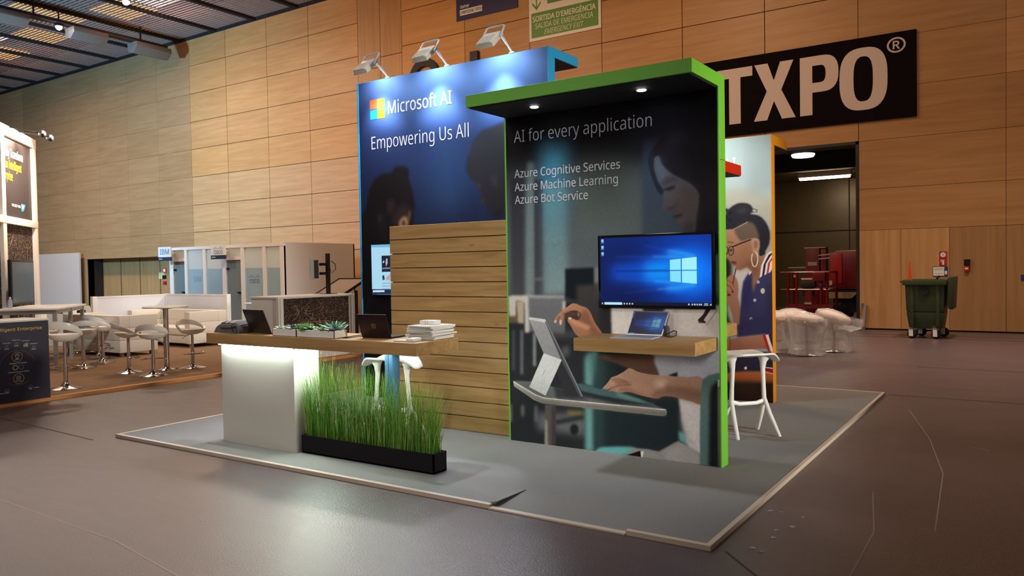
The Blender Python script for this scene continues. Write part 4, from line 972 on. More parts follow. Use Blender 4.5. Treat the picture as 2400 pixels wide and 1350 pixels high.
write(k, 'Intelligent Suite', (-10.4735, 4.615, .565), U_, UZ, .06, .008, 0, .02); write(k, 'Digital Platform', (-10.4735, 4.62, .298), U_, UZ, .07, .009, 0, .02)
for y_, z_, nm, m in ((4.53, .73, 'Manufacturing and Supply Chain', 2), (4.64, .76, 'Digital Core', 2), (4.75, .745, 'People Engagement', 4), (4.84, .70, 'Network and Spend Management', 2), (4.42, .67, 'Customer Experience', 4)):
    write(k, nm, (-10.4735, y_ - .045, z_ + .045), U_, UZ, .09, .009, 0, .02)
    if m == 4:
        for q in range(4): rect(y_ - .026 + q * .014, z_ - .03, y_ - .016 + q * .014, z_ + (.005, .022, .012, .026)[q], 4 if q % 2 else 1)
    else: rect(y_ - .028, z_ - .03, y_ + .028, z_ - .014, 2); ring(y_, z_ + .004, .018, .005, 2)
for y_, z_ in ((4.52, .19), (4.79, .205)): ring(y_, z_, .028, .005, 2); rect(y_ - .018, z_ - .03, y_ + .014, z_ + .0, 4)
write(k, 'Cloud Infrastructure', (-10.4735, 4.83, .19), U_, UZ, .06, .010, 0, .02); write(k, 'Data Management', (-10.4735, 4.42, .165), U_, UZ, .08, .010, 0, .02)
k.build('lettering', [mat('print_white', (225, 222, 220), .6), mat('print_yellow', (226, 176, 66), .6), mat('print_grey', (126, 126, 136), .6), dark_print, mat('print_blue', (88, 158, 190), .6)], sc_, world=True, normals=False, smooth=None)

# text of the angled wall (reads towards +du)
k = MB()
def aw_write(body, s_, z, wd, cap, m): write(k, body, ap(s_, .024, z), du, UZ, wd, cap, m, .02)
aw_write('Digitally Transform', 2.02, 3.91, 1.35, .16, 0); aw_write('into an Intelligent', 2.02, 3.68, 1.25, .16, 1); aw_write('Enterprise', 2.02, 3.46, .71, .16, 1)
aw_write('THE BEST RUN', 1.42, 2.96, .52, .05, 0)
q0, q1 = .86, .58
k.add([ap(q0, .024, 2.90), ap((q0 + q1) / 2, .024, 2.90), ap(q1, .024, 3.05), ap(q0, .024, 3.05)], [(0, 1, 2, 3)], 2); aw_write('SAP', .84, 2.95, .17, .08, 0)
k.build('lettering', [MATS['print_white'], mat('sap_amber', (244, 170, 40), .5), mat('sap_blue', (40, 130, 196), .5)], aw, world=True, normals=False, smooth=None)

# ceiling lamp units on a rail
rail = thing('lighting_rail', 'dark rail under the slatted ceiling at the upper left carrying grey lamp boxes', 'rail', (-29.6, 16, 10.9))
MB().box(-29.72, 3, 10.72, -29.42, 19.1, 10.86).build('rail', mat('rail_dark', (36, 28, 30), .6), rail, world=True); MB().box(-29.40, 3, 10.72, -29.36, 19.0, 10.75).build('edge_strip', track_m, rail, world=True)
k = MB()
for y in (6, 10, 14, 18): k.box(-29.6, y, 10.86, -29.55, y + .05, 11.4)
k.build('hanger', black, rail, world=True)
grey_box = mat('unit_grey', (118, 110, 104), .5)
for i, (y0, y1) in enumerate([(11.9, 13.75), (15.25, 16.55), (17.65, 19.15), (9.2, 11.0)]):
    o = thing('lamp_unit', ['long grey lamp housing at the left end of the ceiling rail', 'grey lamp housing next to the small bright lamp on the ceiling rail', 'grey lamp housing on the rail end nearest the wood wall', 'grey lamp housing on the rail above the left edge'][i], 'lamp', (-29.55, (y0 + y1) / 2, 10.72), group='grey lamp housings on the ceiling rail')
    k = MB(); pf = [(-.34, 10.71), (.30, 10.71), (.34, 10.52), (.05, 10.28), (-.30, 10.36)]
    n_ = len(pf); k.add([(-29.55 + a, y0, b) for a, b in pf] + [(-29.55 + a, y1, b) for a, b in pf], [tuple(range(n_)), tuple(range(2 * n_ - 1, n_ - 1, -1))] + [(q, (q + 1) % n_, n_ + (q + 1) % n_, n_ + q) for q in range(n_)])
    k.build('housing', grey_box, o, world=True, bevel=.02); MB().box(-29.75, y0 + .1, 10.355, -29.65, y1 - .1, 10.365).build('seam', black, o, world=True)
hl = mat('spot_white', (255, 255, 255), emit=(255, 238, 225), estr=40)
for i, p in enumerate([(-29.5, 14.85, 10.62), (-25.05, 14.80, 10.62)]):
    o = thing('ceiling_spot', ['small bright round lamp on the ceiling rail between two grey housings', 'small bright round lamp at the top edge of the picture under a ceiling track'][i], 'lamp', p)
    MB().sphere((0, 0, -.02), .11, 0, 14, 8).build('bulb', hl, o); MB().lathe([(.001, .16), (.10, .16), (.13, .02), (.12, .0), (.001, .02)], n=16).build('reflector', black, o)
    MB().box(-.02, -.02, .15, .02, .02, .76).build('hanger', black, o)
gl_o = mat('bay_amber', (255, 190, 90), emit=(255, 160, 50), estr=2.2); gl_p = mat('bay_pink', (255, 220, 210), emit=(255, 196, 180), estr=7)
for i, (x, y, m, sx, sy) in enumerate([(-32.5, 15.8, 0, .9, 1.3), (-29.5, 17.3, 0, 1.0, .8), (-35.7, 17.1, 0, .9, .8), (-39.6, 17.4, 0, 1.0, .7), (-37.7, 15.9, 1, 1.0, .5), (-27.0, 17.2, 1, 1.2, .7)]):
    o = thing('bay_lamp', ['amber glowing lamp above the slats beside the left grey housing', 'amber glowing lamp above the slats under the middle ceiling track', 'amber glowing lamp above the slats below the bright rail lamp', 'small amber glow above the slats at the left picture edge', 'pink white glowing lamp above the slats near the left picture edge', 'pink white glowing lamp above the slats at the top picture edge'][i], 'lamp', (x, y, 11.9))
    MB().box(-sx, -sy, -.06, sx, sy, 0).build('diffuser', [gl_o, gl_p][m], o); MB().box(-sx - .05, -sy - .05, 0, sx + .05, sy + .05, .14).build('housing', roof_m, o); MB().box(-.03, -.03, .14, .03, .03, .5).build('hanger', black, o)

# ================================================================== RIGHT SIDE
# wheeled bin
bing = mat('bin_green', (52, 66, 40), 0.45); bint = mat('bin_dark', (16, 16, 16), 0.6)
o = thing('wheeled_bin', 'large dark green wheeled rubbish bin with its lid hanging open', 'bin', (-1.90, 18.42, 0))
def fr(w0, d0, z): return [(-w0, -d0, z), (w0, -d0, z), (w0, d0, z), (-w0, d0, z)]
k = MB(); k.hexa(fr(.30, .36, .20), fr(.345, .43, .55)); k.hexa(fr(.345, .43, .55), fr(.365, .47, 1.13)); k.build('body', bing, o, bevel=.03)
k = MB()
for sx in (-1, 1):
    k.hexa([(sx * .20, -.44, .26), (sx * .27, -.44, .26), (sx * .27, -.40, .26), (sx * .20, -.40, .26)], [(sx * .20, -.485, 1.12), (sx * .27, -.485, 1.12), (sx * .27, -.44, 1.12), (sx * .20, -.44, 1.12)])
k.build('rib', bing, o, bevel=.01)
k = MB(); k.box(-.41, -.52, 1.10, .40, -.45, 1.21); k.box(-.41, .45, 1.10, .40, .52, 1.21); k.box(-.41, -.45, 1.10, -.34, .45, 1.21); k.box(.33, -.45, 1.10, .40, .45, 1.21); k.box(-.46, -.50, 1.16, -.40, .5, 1.19)
k.build('rim', bing, o, bevel=.015)
k = MB(); k.hexa([(.42, -.46, .62), (.50, -.42, .60), (.50, .42, .60), (.42, .46, .62)], [(.41, -.48, 1.26), (.53, -.44, 1.27), (.53, .44, 1.27), (.41, .48, 1.26)]); k.build('lid', bing, o, bevel=.025)
MB().lathe([(.001, 0), (.10, 0), (.10, .03), (.001, .03)], n=20).build('plug', bint, o).matrix_local = Matrix.Translation((-.02, -.455, 1.0)) @ Matrix.Rotation(PI / 2, 4, 'X')
for i, (x, y) in enumerate(((-.20, -.33), (.24, -.33), (-.10, .33), (.32, .33))):
    wv = MB().lathe([(.03, -.022), (.085, -.022), (.098, -.014), (.098, .014), (.085, .022), (.03, .022)], n=22).build('wheel', bint, o); wv.matrix_local = Matrix.Translation((x - .04, y - .04, .098)) @ Matrix.Rotation(.35, 4, 'Z') @ Matrix.Rotation(PI / 2, 4, 'X')
    MB().box(x - .10, y - .085, .05, x - .02, y - .07, .21).box(x - .10, y - .02, .05, x - .02, y - .005, .21).box(x - .10, y - .085, .195, x - .02, y - .005, .215).build('caster_fork', white_metal, o)
k = MB().hexa([(-2.24, 18.20, .9), (-2.13, 18.20, .9), (-2.13, 18.23, .9), (-2.24, 18.23, .9)], [(-2.225, 18.25, 1.56), (-2.205, 18.25, 1.58), (-2.205, 18.265, 1.58), (-2.225, 18.265, 1.56)])
tag(k.build('warning_pole', mat('orange_red', (214, 66, 24), .4)), 'pointed orange red plastic piece sticking up out of the green bin', 'pole')
k = MB().tube([(-1.70, 18.15, 1.15), (-1.69, 18.15, 1.26), (-1.66, 18.15, 1.28), (-1.64, 18.15, 1.25)], .022, 8); tag(k.build('rubbish_bag', bint), 'scrap of black and white rubbish poking over the rim of the green bin', 'rubbish')

# signs on the wood
def plaque(name, label, cat, x0, x1, z0, z1, m, d=.012, extra=()):
    o = thing(name, label, cat, ((x0 + x1) / 2, YW - .031, (z0 + z1) / 2))
    MB().box(x0, YW - .031 - d, z0, x1, YW - .031, z1).build('plate', m, o, world=True)
    return o
YS = YW - .0445
o = plaque('fire_sign', 'upper red fire sign with a white hose reel disc above the bin', 'sign', -1.822, -1.672, 1.648, 1.80, red_box)
k = MB(); k.prism([(-1.747 + .055 * math.cos(t_), 1.724 + .055 * math.sin(t_)) for t_ in np.linspace(0, 2 * PI, 24, endpoint=False)], 0, .001)
k.v = [Vector((v.x, YS - v.z, v.y)) for v in k.v]; k.build('pictogram', white, o, world=True)
k = MB(); k.prism([(-1.747 + .012 * math.cos(t_), 1.724 + .012 * math.sin(t_)) for t_ in np.linspace(0, 2 * PI, 12, endpoint=False)], 0, .002); k.v = [Vector((v.x, YS - v.z, v.y)) for v in k.v]; k.build('hub', mat('sign_grey', (120, 112, 104), .6), o, world=True)
o = plaque('fire_sign', 'lower red fire sign with a white extinguisher above the bin', 'sign', -1.822, -1.672, 1.49, 1.638, red_box)
MB().box(-1.765, YS - .001, 1.50, -1.725, YS, 1.60).box(-1.755, YS - .001, 1.60, -1.735, YS, 1.622).box(-1.795, YS - .001, 1.565, -1.778, YS, 1.612).box(-1.795, YS - .001, 1.604, -1.72, YS, 1.618).build('pictogram', white, o, world=True)
o = plaque('notice_board', 'white framed notice with a blue strip under the red fire signs', 'sign', -1.952, -1.655, 1.243, 1.463, mat('notice_navy', (52, 50, 96), .5))
MB().box(-1.942, YS - .002, 1.255, -1.725, YS, 1.450).box(-1.712, YS - .002, 1.285, -1.668, YS, 1.365).build('paper', paper2, o, world=True)
k = MB()
for z in (1.415, 1.385, 1.30): k.box(-1.92, YS - .003, z, -1.745, YS - .002, z + .008)
k.build('lettering', MATS['sign_grey'], o, world=True)
wall_box('alarm_sounder', 'black square alarm box on the dark wood doors right of the bin', 'alarm', [('box', (-1.338, YW - .10, 1.487, -1.22, YW - .03, 1.615), black)], (-1.28, YW - .03, 1.5))
wall_box('fire_call_point', 'small red fire call point under the black alarm box', 'alarm', [('box', (-1.335, YW - .09, 1.352, -1.24, YW - .03, 1.455), red_box), ('window', (-1.32, YW - .093, 1.39, -1.255, YW - .088, 1.43), white)], (-1.29, YW - .03, 1.4))
wall_box('blue_sign', 'small blue sign on the wood at the right picture edge', 'sign', [('plate', (-.285, YW - .05, 1.15, -.15, YW - .03, 1.265), mat('sign_blue', (40, 44, 120), .5))], (-.22, YW - .03, 1.2))
o = thing('door_stop', 'grey upright strip taped to the wood at the right side of the gate', 'strip', (-3.38, 19.95, 0))
MB().hexa([(-3.43, 19.93, .05), (-3.37, 19.93, .05), (-3.37, 20.02, .05), (-3.43, 20.02, .05)], [(-3.39, 19.93, .58), (-3.33, 19.93, .58), (-3.33, 20.02, .58), (-3.39, 20.02, .58)]).build('strip', mat('strip_grey', (150, 140, 146), .5), o, world=True)
MB().box(-3.46, 19.90, 0, -3.36, 20.02, .07).box(-3.44, 19.92, .52, -3.40, 20.02, .62).build('holder', grey_metal, o, world=True)

# big letter sign ITXPO
YB = YW - .10
o = thing('banner_sign', 'long black board with huge pale letters on the wood wall at the right', 'sign', (-5.0, YB, 4.88))
MB().box(-8.75, YB, 4.88, -2.262, YW - .03, 6.825).build('board', mat('sign_black', (17, 10, 12), .9, spec=.1), o, world=True)
pink = mat('sign_letter', (206, 184, 176), .6); k = MB(); yl = YB - .003; zb, ztp = 5.165, 6.57; Hh = ztp - zb
def L2(poly): k.add([(x, yl, z) for x, z in poly], [list(range(len(poly)))], 0)
def stroke(poly): L2(poly)
k.quad((-7.35, yl, zb), (-7.03, yl, zb), (-7.03, yl, ztp), (-7.35, yl, ztp))                                   # I
k.quad((-6.86, yl, 6.33), (-5.955, yl, 6.33), (-5.955, yl, ztp), (-6.86, yl, ztp)); k.quad((-6.553, yl, zb), (-6.258, yl, zb), (-6.258, yl, 6.33), (-6.553, yl, 6.33))     # T
xm = -5.42; zm = 5.87
k.add([(x, yl, z) for x, z in [(-5.925, zb), (-5.595, zb), (xm - .005, 5.62), (-5.232, zb), (-4.905, zb), (-5.245, 5.88), (-4.95, ztp), (-5.27, ztp), (xm - .005, 6.13), (-5.575, ztp), (-5.905, ztp), (-5.60, 5.88)]],
      [(0, 1, 2, 11), (2, 3, 4, 5), (5, 6, 7, 8), (8, 9, 10, 11), (2, 5, 8, 11)])                            # X
k.quad((-4.80, yl, zb), (-4.512, yl, zb), (-4.512, yl, ztp), (-4.80, yl, ztp))                                 # P stem
po, pi_ = [], []
for t_ in np.linspace(PI / 2, -PI / 2, 15):
    po.append((-4.29 + .375 * math.copysign(abs(math.cos(t_)) ** .75, math.cos(t_)), 6.135 + .435 * math.copysign(abs(math.sin(t_)) ** .8, math.sin(t_))))
    pi_.append((-4.33 + .125 * math.copysign(abs(math.cos(t_)) ** .75, math.cos(t_)), 6.135 + .205 * math.copysign(abs(math.sin(t_)) ** .8, math.sin(t_))))
po = [(-4.512, 6.57)] + po + [(-4.512, 5.70)]; pi_ = [(-4.512, 6.34)] + pi_ + [(-4.512, 5.93)]
for i in range(len(po) - 1): k.quad((po[i][0], yl, po[i][1]), (po[i + 1][0], yl, po[i + 1][1]), (pi_[i + 1][0], yl, pi_[i + 1][1]), (pi_[i][0], yl, pi_[i][1]))
def superell(cx_, cz_, a, b, p, n=48): return [(cx_ + a * math.copysign(abs(math.cos(t_)) ** p, math.cos(t_)), cz_ + b * math.copysign(abs(math.sin(t_)) ** p, math.sin(t_))) for t_ in np.linspace(0, 2 * PI, n, endpoint=False)]
def annul(O_, I_):
    n_ = len(O_)
    for i in range(n_): j = (i + 1) % n_; k.quad((O_[i][0], yl, O_[i][1]), (O_[j][0], yl, O_[j][1]), (I_[j][0], yl, I_[j][1]), (I_[i][0], yl, I_[i][1]))
annul(superell(-3.375, 5.868, .520, .725, .72), superell(-3.375, 5.868, .21, .52, .72))                       # O
annul(superell(-2.672, 6.535, .195, .175, 1.0), superell(-2.672, 6.535, .155, .138, 1.0)); write(k, 'R', (-2.745, yl, 6.445), UX, UZ, .15, .18, 0, .035)
k.build('lettering', pink, o, world=True, normals=False, smooth=None)
# black letters on the wall, mostly behind the blue panel
blk = mat('letter_black', (30, 24, 26), .5)
k = MB(); cxx, czz = -16.62, 7.62; n_ = 26; ts = np.linspace(.62, 2 * PI - .62, n_)
for a, b in zip(ts, ts[1:]):
    q = [(cxx + r_ * math.cos(t_) * .8, czz + r_ * math.sin(t_)) for r_, t_ in ((.86, a), (.86, b), (.60, b), (.60, a))]
    k.hexa([(x, YW - .16, z) for x, z in q], [(x, YW - .03, z) for x, z in q])
tag(k.build('wall_letter', blk), 'black round letter on the wood wall, its arc showing under the middle floodlight', 'letter', 'black letters on the wood wall')
tag(MB().box(-14.74, YW - .16, 6.8, -14.45, YW - .03, 8.36).build('wall_letter', blk), 'black straight letter bar peeping over the blue panel below the right floodlight', 'letter', 'black letters on the wood wall')
# navy banner and exit sign
o = thing('banner', 'navy blue event banner at the top edge of the picture', 'sign', (-14.1, YW - .05, 9.43))
MB().box(-15.31, YW - .06, 9.427, -12.985, YW - .03, 10.9).build('board', mat('banner_navy', (38, 34, 82), .5), o, world=True)
k = MB(); yy = YW - .0625; write(k, 'Gartner', (-15.15, yy, 9.80), UX, UZ, .36, .10, 0, .03)
k.quad((-15.165, yy, 9.575), (-14.30, yy, 9.575), (-14.30, yy, 9.755), (-15.165, yy, 9.755), 0); yy2 = yy - .002
write(k, 'SYMPOSIUM', (-15.14, yy2, 9.615), UX, UZ, .50, .10, 1, .03); k.quad((-14.61, yy2, 9.59), (-14.60, yy2, 9.59), (-14.60, yy2, 9.74), (-14.61, yy2, 9.74), 1); write(k, 'ITXPO', (-14.57, yy2, 9.615), UX, UZ, .25, .10, 1, .03)
k.build('lettering', [white, MATS['banner_navy']], o, world=True, normals=False, smooth=None)
ex_g = mat('exit_green', (92, 136, 44), .5)
o = thing('exit_sign', 'large white and green emergency exit board at the top edge of the picture', 'sign', (-11.4, YW - .05, 8.31))
MB().box(-12.585, YW - .06, 8.31, -10.20, YW - .03, 10.9).build('board', mat('exit_white', (226, 216, 204), .5), o, world=True)
k = MB(); yy = YW - .0625
def R(x0, z0, x1, z1, m, y=yy): k.quad((x0, y, z0), (x1, y, z0), (x1, y, z1), (x0, y, z1), m)
R(-12.51, 8.40, -10.28, 9.13, 0)
write(k, "SORTIDA D'EMERGÈNCIA", (-12.46, yy - .002, 8.87), UX, UZ, 2.10, .155, 1, .035); write(k, 'SALIDA DE EMERGENCIA', (-12.37, yy - .002, 8.66), UX, UZ, 1.93, .15, 1, .0); write(k, 'EMERGENCY EXIT', (-12.06, yy - .002, 8.455), UX, UZ, 1.28, .145, 1, -.004, skew=.2)
R(-11.95, 9.32, -10.90, 10.7, 0); R(-11.87, 9.42, -11.45, 10.6, 1, yy - .002); R(-11.68, 9.42, -11.50, 10.55, 0, yy - .003); k.add([(-11.42, yy - .002, 9.40), (-11.30, yy - .002, 9.40), (-11.22, yy - .002, 9.75), (-11.05, yy - .002, 9.95), (-11.12, yy - .002, 10.05), (-11.33, yy - .002, 9.85)], [(0, 1, 2, 3, 4, 5)], 1)
for cx_ in (-12.32, -10.45):
    R(cx_ - .02, 9.30, cx_ + .02, 9.75, 0); k.add([(cx_ - .15, yy, 9.45), (cx_ - .15, yy, 9.38), (cx_, yy, 9.20), (cx_ + .15, yy, 9.38), (cx_ + .15, yy, 9.45), (cx_, yy, 9.29)], [(0, 1, 2, 5), (5, 2, 3, 4)], 0)
k.build('lettering', [ex_g, MATS['exit_white']], o, world=True, normals=False, smooth=None)

# red work platform and machine inside the gate
rm = mat('machine_red', (112, 8, 12), .35, .1, coat=.3); rdk = mat('machine_dark', (16, 12, 12), .5)
o = thing('lift_platform', 'red railed basket of a lift standing in the dark service room', 'lift', (-5.6, 22.0, 0))
bx0, bx1, by0, by1 = -6.02, -4.90, 21.6, 22.5
MB().box(bx0, by0, .45, bx1, by1, .52).build('deck', rm, o, world=True)
def rt(k, a, b, r=.026): k.tube([a, b], r, 8)
k = MB()
for z in (1.00, 1.52):
    for a, b in (((bx0 - .12, by0, z), (bx1, by0, z)), ((bx0, by1, z), (bx1, by1, z)), ((bx0, by0, z), (bx0, by1, z)), ((bx1, by0, z), (bx1, by1, z))): rt(k, a, b)
k.build('rail', rm, o, world=True)
for x, y in ((bx0 + .08, by0), (bx0 + .3, by0), (bx1 - .05, by0), (bx0, by1), (bx1, by1), (-5.1, by0)): MB().tube([(x, y, .5), (x, y, 1.52)], .036, 8).build('post', rm, o, world=True)
MB().box(-5.30, by0 - .10, 1.26, -4.98, by0 - .02, 1.52).build('control_box', rm, o, world=True, bevel=.01)
MB().box(-5.62, by0 + .02, 1.05, -5.26, by0 + .2, 1.25).box(-5.58, by0 + .05, .8, -5.30, by0 + .2, 1.05).build('seat_block', rdk, o, world=True, bevel=.01)
MB().box(-5.60, by0 - .01, 1.30, -5.28, by0 + .03, 1.345).build('label_strip', mat('pink_label', (236, 190, 186), .5), o, world=True)
MB().box(-5.50, by0 - .02, .62, -5.33, by0 + .06, .98).box(-5.56, by0 - .02, .50, -5.30, by0 + .06, .62).build('step_column', rm, o, world=True)
MB().box(-5.51, by0 - .03, .53, -5.34, by0 - .02, .62).box(-5.79, by0 - .03, 1.37, -5.71, by0 - .02, 1.45).box(-4.89, by0 - .03, 1.14, -4.82, by0 - .02, 1.27).build('sticker', mat('sticker_grey', (176, 156, 140), .6), o, world=True)
MB().box(-5.14, by0 - .105, 1.10, -5.06, by0 - .10, 1.2).build('blue_label', mat('label_blue', (30, 40, 140), .5), o, world=True)
MB().box(bx0 + .03, by0 - .03, .44, bx1 + .1, by0 + .03, .56).build('toe_board', rm, o, world=True); o.location.x += .40; o.scale.z = .885
o = thing('lift_mast', 'red upright mast with a pale label rising behind the railed basket', 'mast', (-5.35, 23.4, 0))
MB().box(-5.60, 23.2, 0, -5.22, 23.6, 2.36).build('mast', rm, o, world=True, bevel=.015); MB().box(-5.20, 23.25, .4, -5.05, 23.55, 2.36).build('side_channel', rm, o, world=True, bevel=.01)
MB().box(-5.53, 23.19, 1.78, -5.28, 23.2, 1.90).build('label_plate', MATS['sticker_grey'], o, world=True); MB().box(-5.62, 23.18, 2.36, -5.05, 23.62, 2.385).build('cap', MATS['pink_label'], o, world=True)
MB().box(-6.1, 23.3, 1.70, -5.2, 23.36, 1.74).build('arm_rail', silver, o, world=True); o.location.x += .13; o.scale.z = .85
o = thing('red_machine', 'bulky dark red machine with a rounded cover at the right of the gate', 'machine', (-4.2, 23.6, 0))
k = MB(); prof = [(0, .95), (.0, 1.75), (.04, 2.15), (.16, 2.27), (.9, 2.30), (1.2, 2.25), (1.3, 1.9), (1.3, .95)]
k.add([(-4.78 + a, 23.0, b) for a, b in prof] + [(-4.78 + a, 24.4, b) for a, b in prof], [tuple(range(8)), tuple(range(15, 7, -1))] + [(i, (i + 1) % 8, 8 + (i + 1) % 8, 8 + i) for i in range(8)])
k.build('cover', rm, o, world=True, bevel=.03)
MB().box(-4.76, 22.97, 1.2, -4.45, 23.0, 2.2).build('front_panel', mat('machine_red_light', (170, 32, 30), .3), o, world=True, bevel=.01)
MB().box(-4.9, 23.0, .90, -3.4, 24.4, 1.02).box(-4.7, 23.1, .25, -3.5, 24.3, .9).build('chassis', rdk, o, world=True)
MB().hexa([(-4.84, 22.9, .72), (-4.20, 22.9, .72), (-4.2, 22.95, .72), (-4.84, 22.95, .72)], [(-4.84, 22.9, .92), (-4.02, 22.9, .92), (-4.02, 22.95, .92), (-4.84, 22.95, .92)]).build('plate', mat('plate_tan', (168, 136, 104), .5), o, world=True)
k = MB(); write(k, '118455', (-4.88, 23.05, .50), UX, UZ, .38, .075, 0, .01); k.build('number', mat('number_grey', (130, 118, 108), .6), o, world=True, normals=False, smooth=None)
for x in (-4.45, -3.7): 
    wv = MB().lathe([(.05, -.12), (.22, -.12), (.25, -.08), (.25, .08), (.22, .12), (.05, .12)], n=24).build('wheel', rdk, o); wv.matrix_local = Matrix.Translation(Vector((x, 23.25, .25)) - o.location) @ Matrix.Rotation(PI / 2, 4, 'X')
k = MB()
for z in (2.02, 2.14): k.bar((-5.08, 23.1, z), (-4.78, 23.05, z + .03), .03, .03)
k.build('hose_rail', MATS['pink_label'], o, world=True); o.scale.z = .84
light('service_glow', 'POINT', (-6.3, 21.0, 3.6), None, 9, WARM, shadow_soft_size=.4)

# plastic wrapped stools by the gate
film = bpy.data.materials.new('plastic_film'); film.use_nodes = True; nt = film.node_tree; q_ = nt.nodes['Principled BSDF']
q_.inputs['Base Color'].default_value = (.88, .86, .86, 1); q_.inputs['Roughness'].default_value = .10; q_.inputs['Alpha'].default_value = .38; q_.inputs['Specular IOR Level'].default_value = .9
fr_ = random.Random(9)
def wrapped(label, x, y, rz, tilt, flare):
    o = thing('wrapped_stool', label, 'stool', (x, y, 0), rz, 'plastic wrapped stools by the gate')
    MB().lathe([(.001, .0), (.19, .0), (.20, .01), (.05, .035), (.001, .035)], n=24).build('base', chrome, o)
    MB().lathe([(.028, .03), (.028, .5), (.001, .5)], n=12).build('column', chrome, o)
    MB().tube([(.19 * math.cos(t_), .19 * math.sin(t_), .22) for t_ in np.linspace(0, 2 * PI, 24)], .008, 6).build('footrest', chrome, o)
    k = MB(); k.lathe([(.001, .50), (.14, .505), (.26, .57), (.285, .62), (.27, .66), (.15, .71), (.001, .73)], n=28)
    k.v = [Vector((v.x, v.y, v.z + tilt * v.x)) for v in k.v]; k.build('seat', mat('wrapped_pad', (232, 206, 186), .35), o)
    k = MB(); n_ = 40; prof = [(.29, .66), (.305, .60), (.29, .50), (.27, .38), (.265, .25), (.29, .12), (.31, .03)]; vs = []
    for r_, z_ in prof:
        for j in range(n_):
            a = 2 * PI * j / n_; rr = r_ * (1 + .07 * math.sin(5 * a + z_ * 9) * (1 if z_ < .55 else .3) + fr_.uniform(-.035, .035)) + flare * max(0, math.cos(a)) * (1 if z_ > .4 else 0) * .12
            vs.append((rr * math.cos(a), rr * math.sin(a), z_ + tilt * r_ * math.cos(a) * (1 if z_ > .4 else .2) + fr_.uniform(-.012, .012)))
    k.add(vs, [(i * n_ + j, i * n_ + (j + 1) % n_, (i + 1) * n_ + (j + 1) % n_, (i + 1) * n_ + j) for i in range(len(prof) - 1) for j in range(n_)])
    k.build('plastic_wrap', film, o, normals=False, smooth=.5)
    k = MB(); vs = []; prof = [(.292, .655), (.27, .69), (.15, .735), (.001, .755)]
    for r_, z_ in prof:
        for j in range(n_):
            a = 2 * PI * j / n_; vs.append((r_ * math.cos(a), r_ * math.sin(a), z_ + tilt * r_ * math.cos(a) + fr_.uniform(-.004, .006)))
    k.add(vs, [(i * n_ + j, i * n_ + (j + 1) % n_, (i + 1) * n_ + (j + 1) % n_, (i + 1) * n_ + j) for i in range(3) for j in range(n_)]); k.build('plastic_top', film, o, normals=False, smooth=.5)
wrapped('plastic wrapped stool in the middle of the bagged group, nearest the camera', -3.30, 14.05, .3, -.10, .4)
wrapped('plastic wrapped stool touching the orange panel edge', -3.95, 14.20, 1.0, .08, .3)
wrapped('plastic wrapped stool at the right with its seat tipped over sideways', -3.02, 14.85, .2, -.28, 1.6)
wrapped('plastic wrapped stool at the back of the bagged group', -3.75, 14.95, 2.2, .18, .6)

# scraps of paper on the hall floor
cr = random.Random(4); scrap_m = mat('scrap_white', (214, 204, 198), .8)
for i, (x, y) in enumerate([(-1.431, 5.097), (-1.368, 5.103), (-1.223, 5.08), (-1.296, 4.746), (-1.226, 4.842), (-1.274, 4.603), (-1.328, 4.384), (-1.268, 4.343)]):
    k = MB(); k.add([(cr.uniform(-.02, .02), cr.uniform(-.02, .02), cr.uniform(.0, .008)) for _ in range(5)] + [(cr.uniform(-.012, .012), cr.uniform(-.012, .012), 0.0)], [(0, 1, 2), (1, 3, 2), (2, 3, 4), (0, 2, 5), (4, 5, 2)])
    c_ = k.build('paper_scrap', scrap_m, normals=False, smooth=None); c_.location = (x, y, .001); tag(c_, 'tiny white paper scrap on the dark floor right of the platform corner', 'scrap', 'paper scraps on the floor')

# ================================================================== PRINTS
print_m = painted('poster_print', 0.65, 0, spec=.12)
GG, BG, OG = 1.9, .85, 1.6          # brightness gain, offsetting the light held in the traced print colours
# ---- print of the green panel
G = Canvas(GX0 + .014, GX1 - .012, PZ, 2.95, .0045, lambda px, py: onp(px, py, 5.905), (26, 27, 31))
Q = lambda pts, s, ox, oy: [(ox + x / s, oy + y / s) for x, y in pts]
c4 = lambda pts: Q(pts, 3.0667, 1180, 620); c5 = lambda pts: Q(pts, 3.375, 1400, 700); c1 = lambda pts: Q(pts, 4.219, 1440, 240); c3 = lambda pts: Q(pts, 3.374, 1180, 700)
g = G.fill
g([(1170, 250), (1700, 180), (1700, 420), (1170, 420)], (9, 8, 11), 40, 1, False)
g([(1170, 400), (1700, 380), (1700, 720), (1170, 720)], (44, 50, 55), 30, 1, False, (96, 106, 108))
g([(1262, 330), (1335, 330), (1335, 520), (1262, 520)], (42, 92, 112), 16, .95, False)
g([(1235, 380), (1252, 380), (1252, 700), (1230, 700)], (80, 98, 98), 4, .8, False, (112, 126, 126))
g([(1196, 420), (1229, 420), (1230, 700), (1198, 700)], (32, 32, 40), 4, .9, False, (56, 58, 62))
g([(1252, 420), (1272, 420), (1275, 700), (1254, 700)], (40, 42, 50), 2.5, .95, False, (58, 60, 66))
g([(1254, 652), (1275, 650), (1275, 656), (1254, 658)], (88, 92, 96), 1.5, .9, False)
g([(1273, 430), (1330, 430), (1332, 690), (1275, 695)], (64, 110, 124), 8, .9, False, (118, 136, 136))
g([(1340, 380), (1500, 370), (1500, 560), (1340, 560)], (46, 54, 50), 22, .85, False, (84, 94, 92))
g([(1506, 330), (1700, 300), (1700, 560), (1506, 570)], (34, 46, 66), 4, .85, False, (50, 60, 70))
g([(1430, 300), (1700, 250), (1700, 420), (1500, 330)], (24, 26, 38), 25, .8, False)
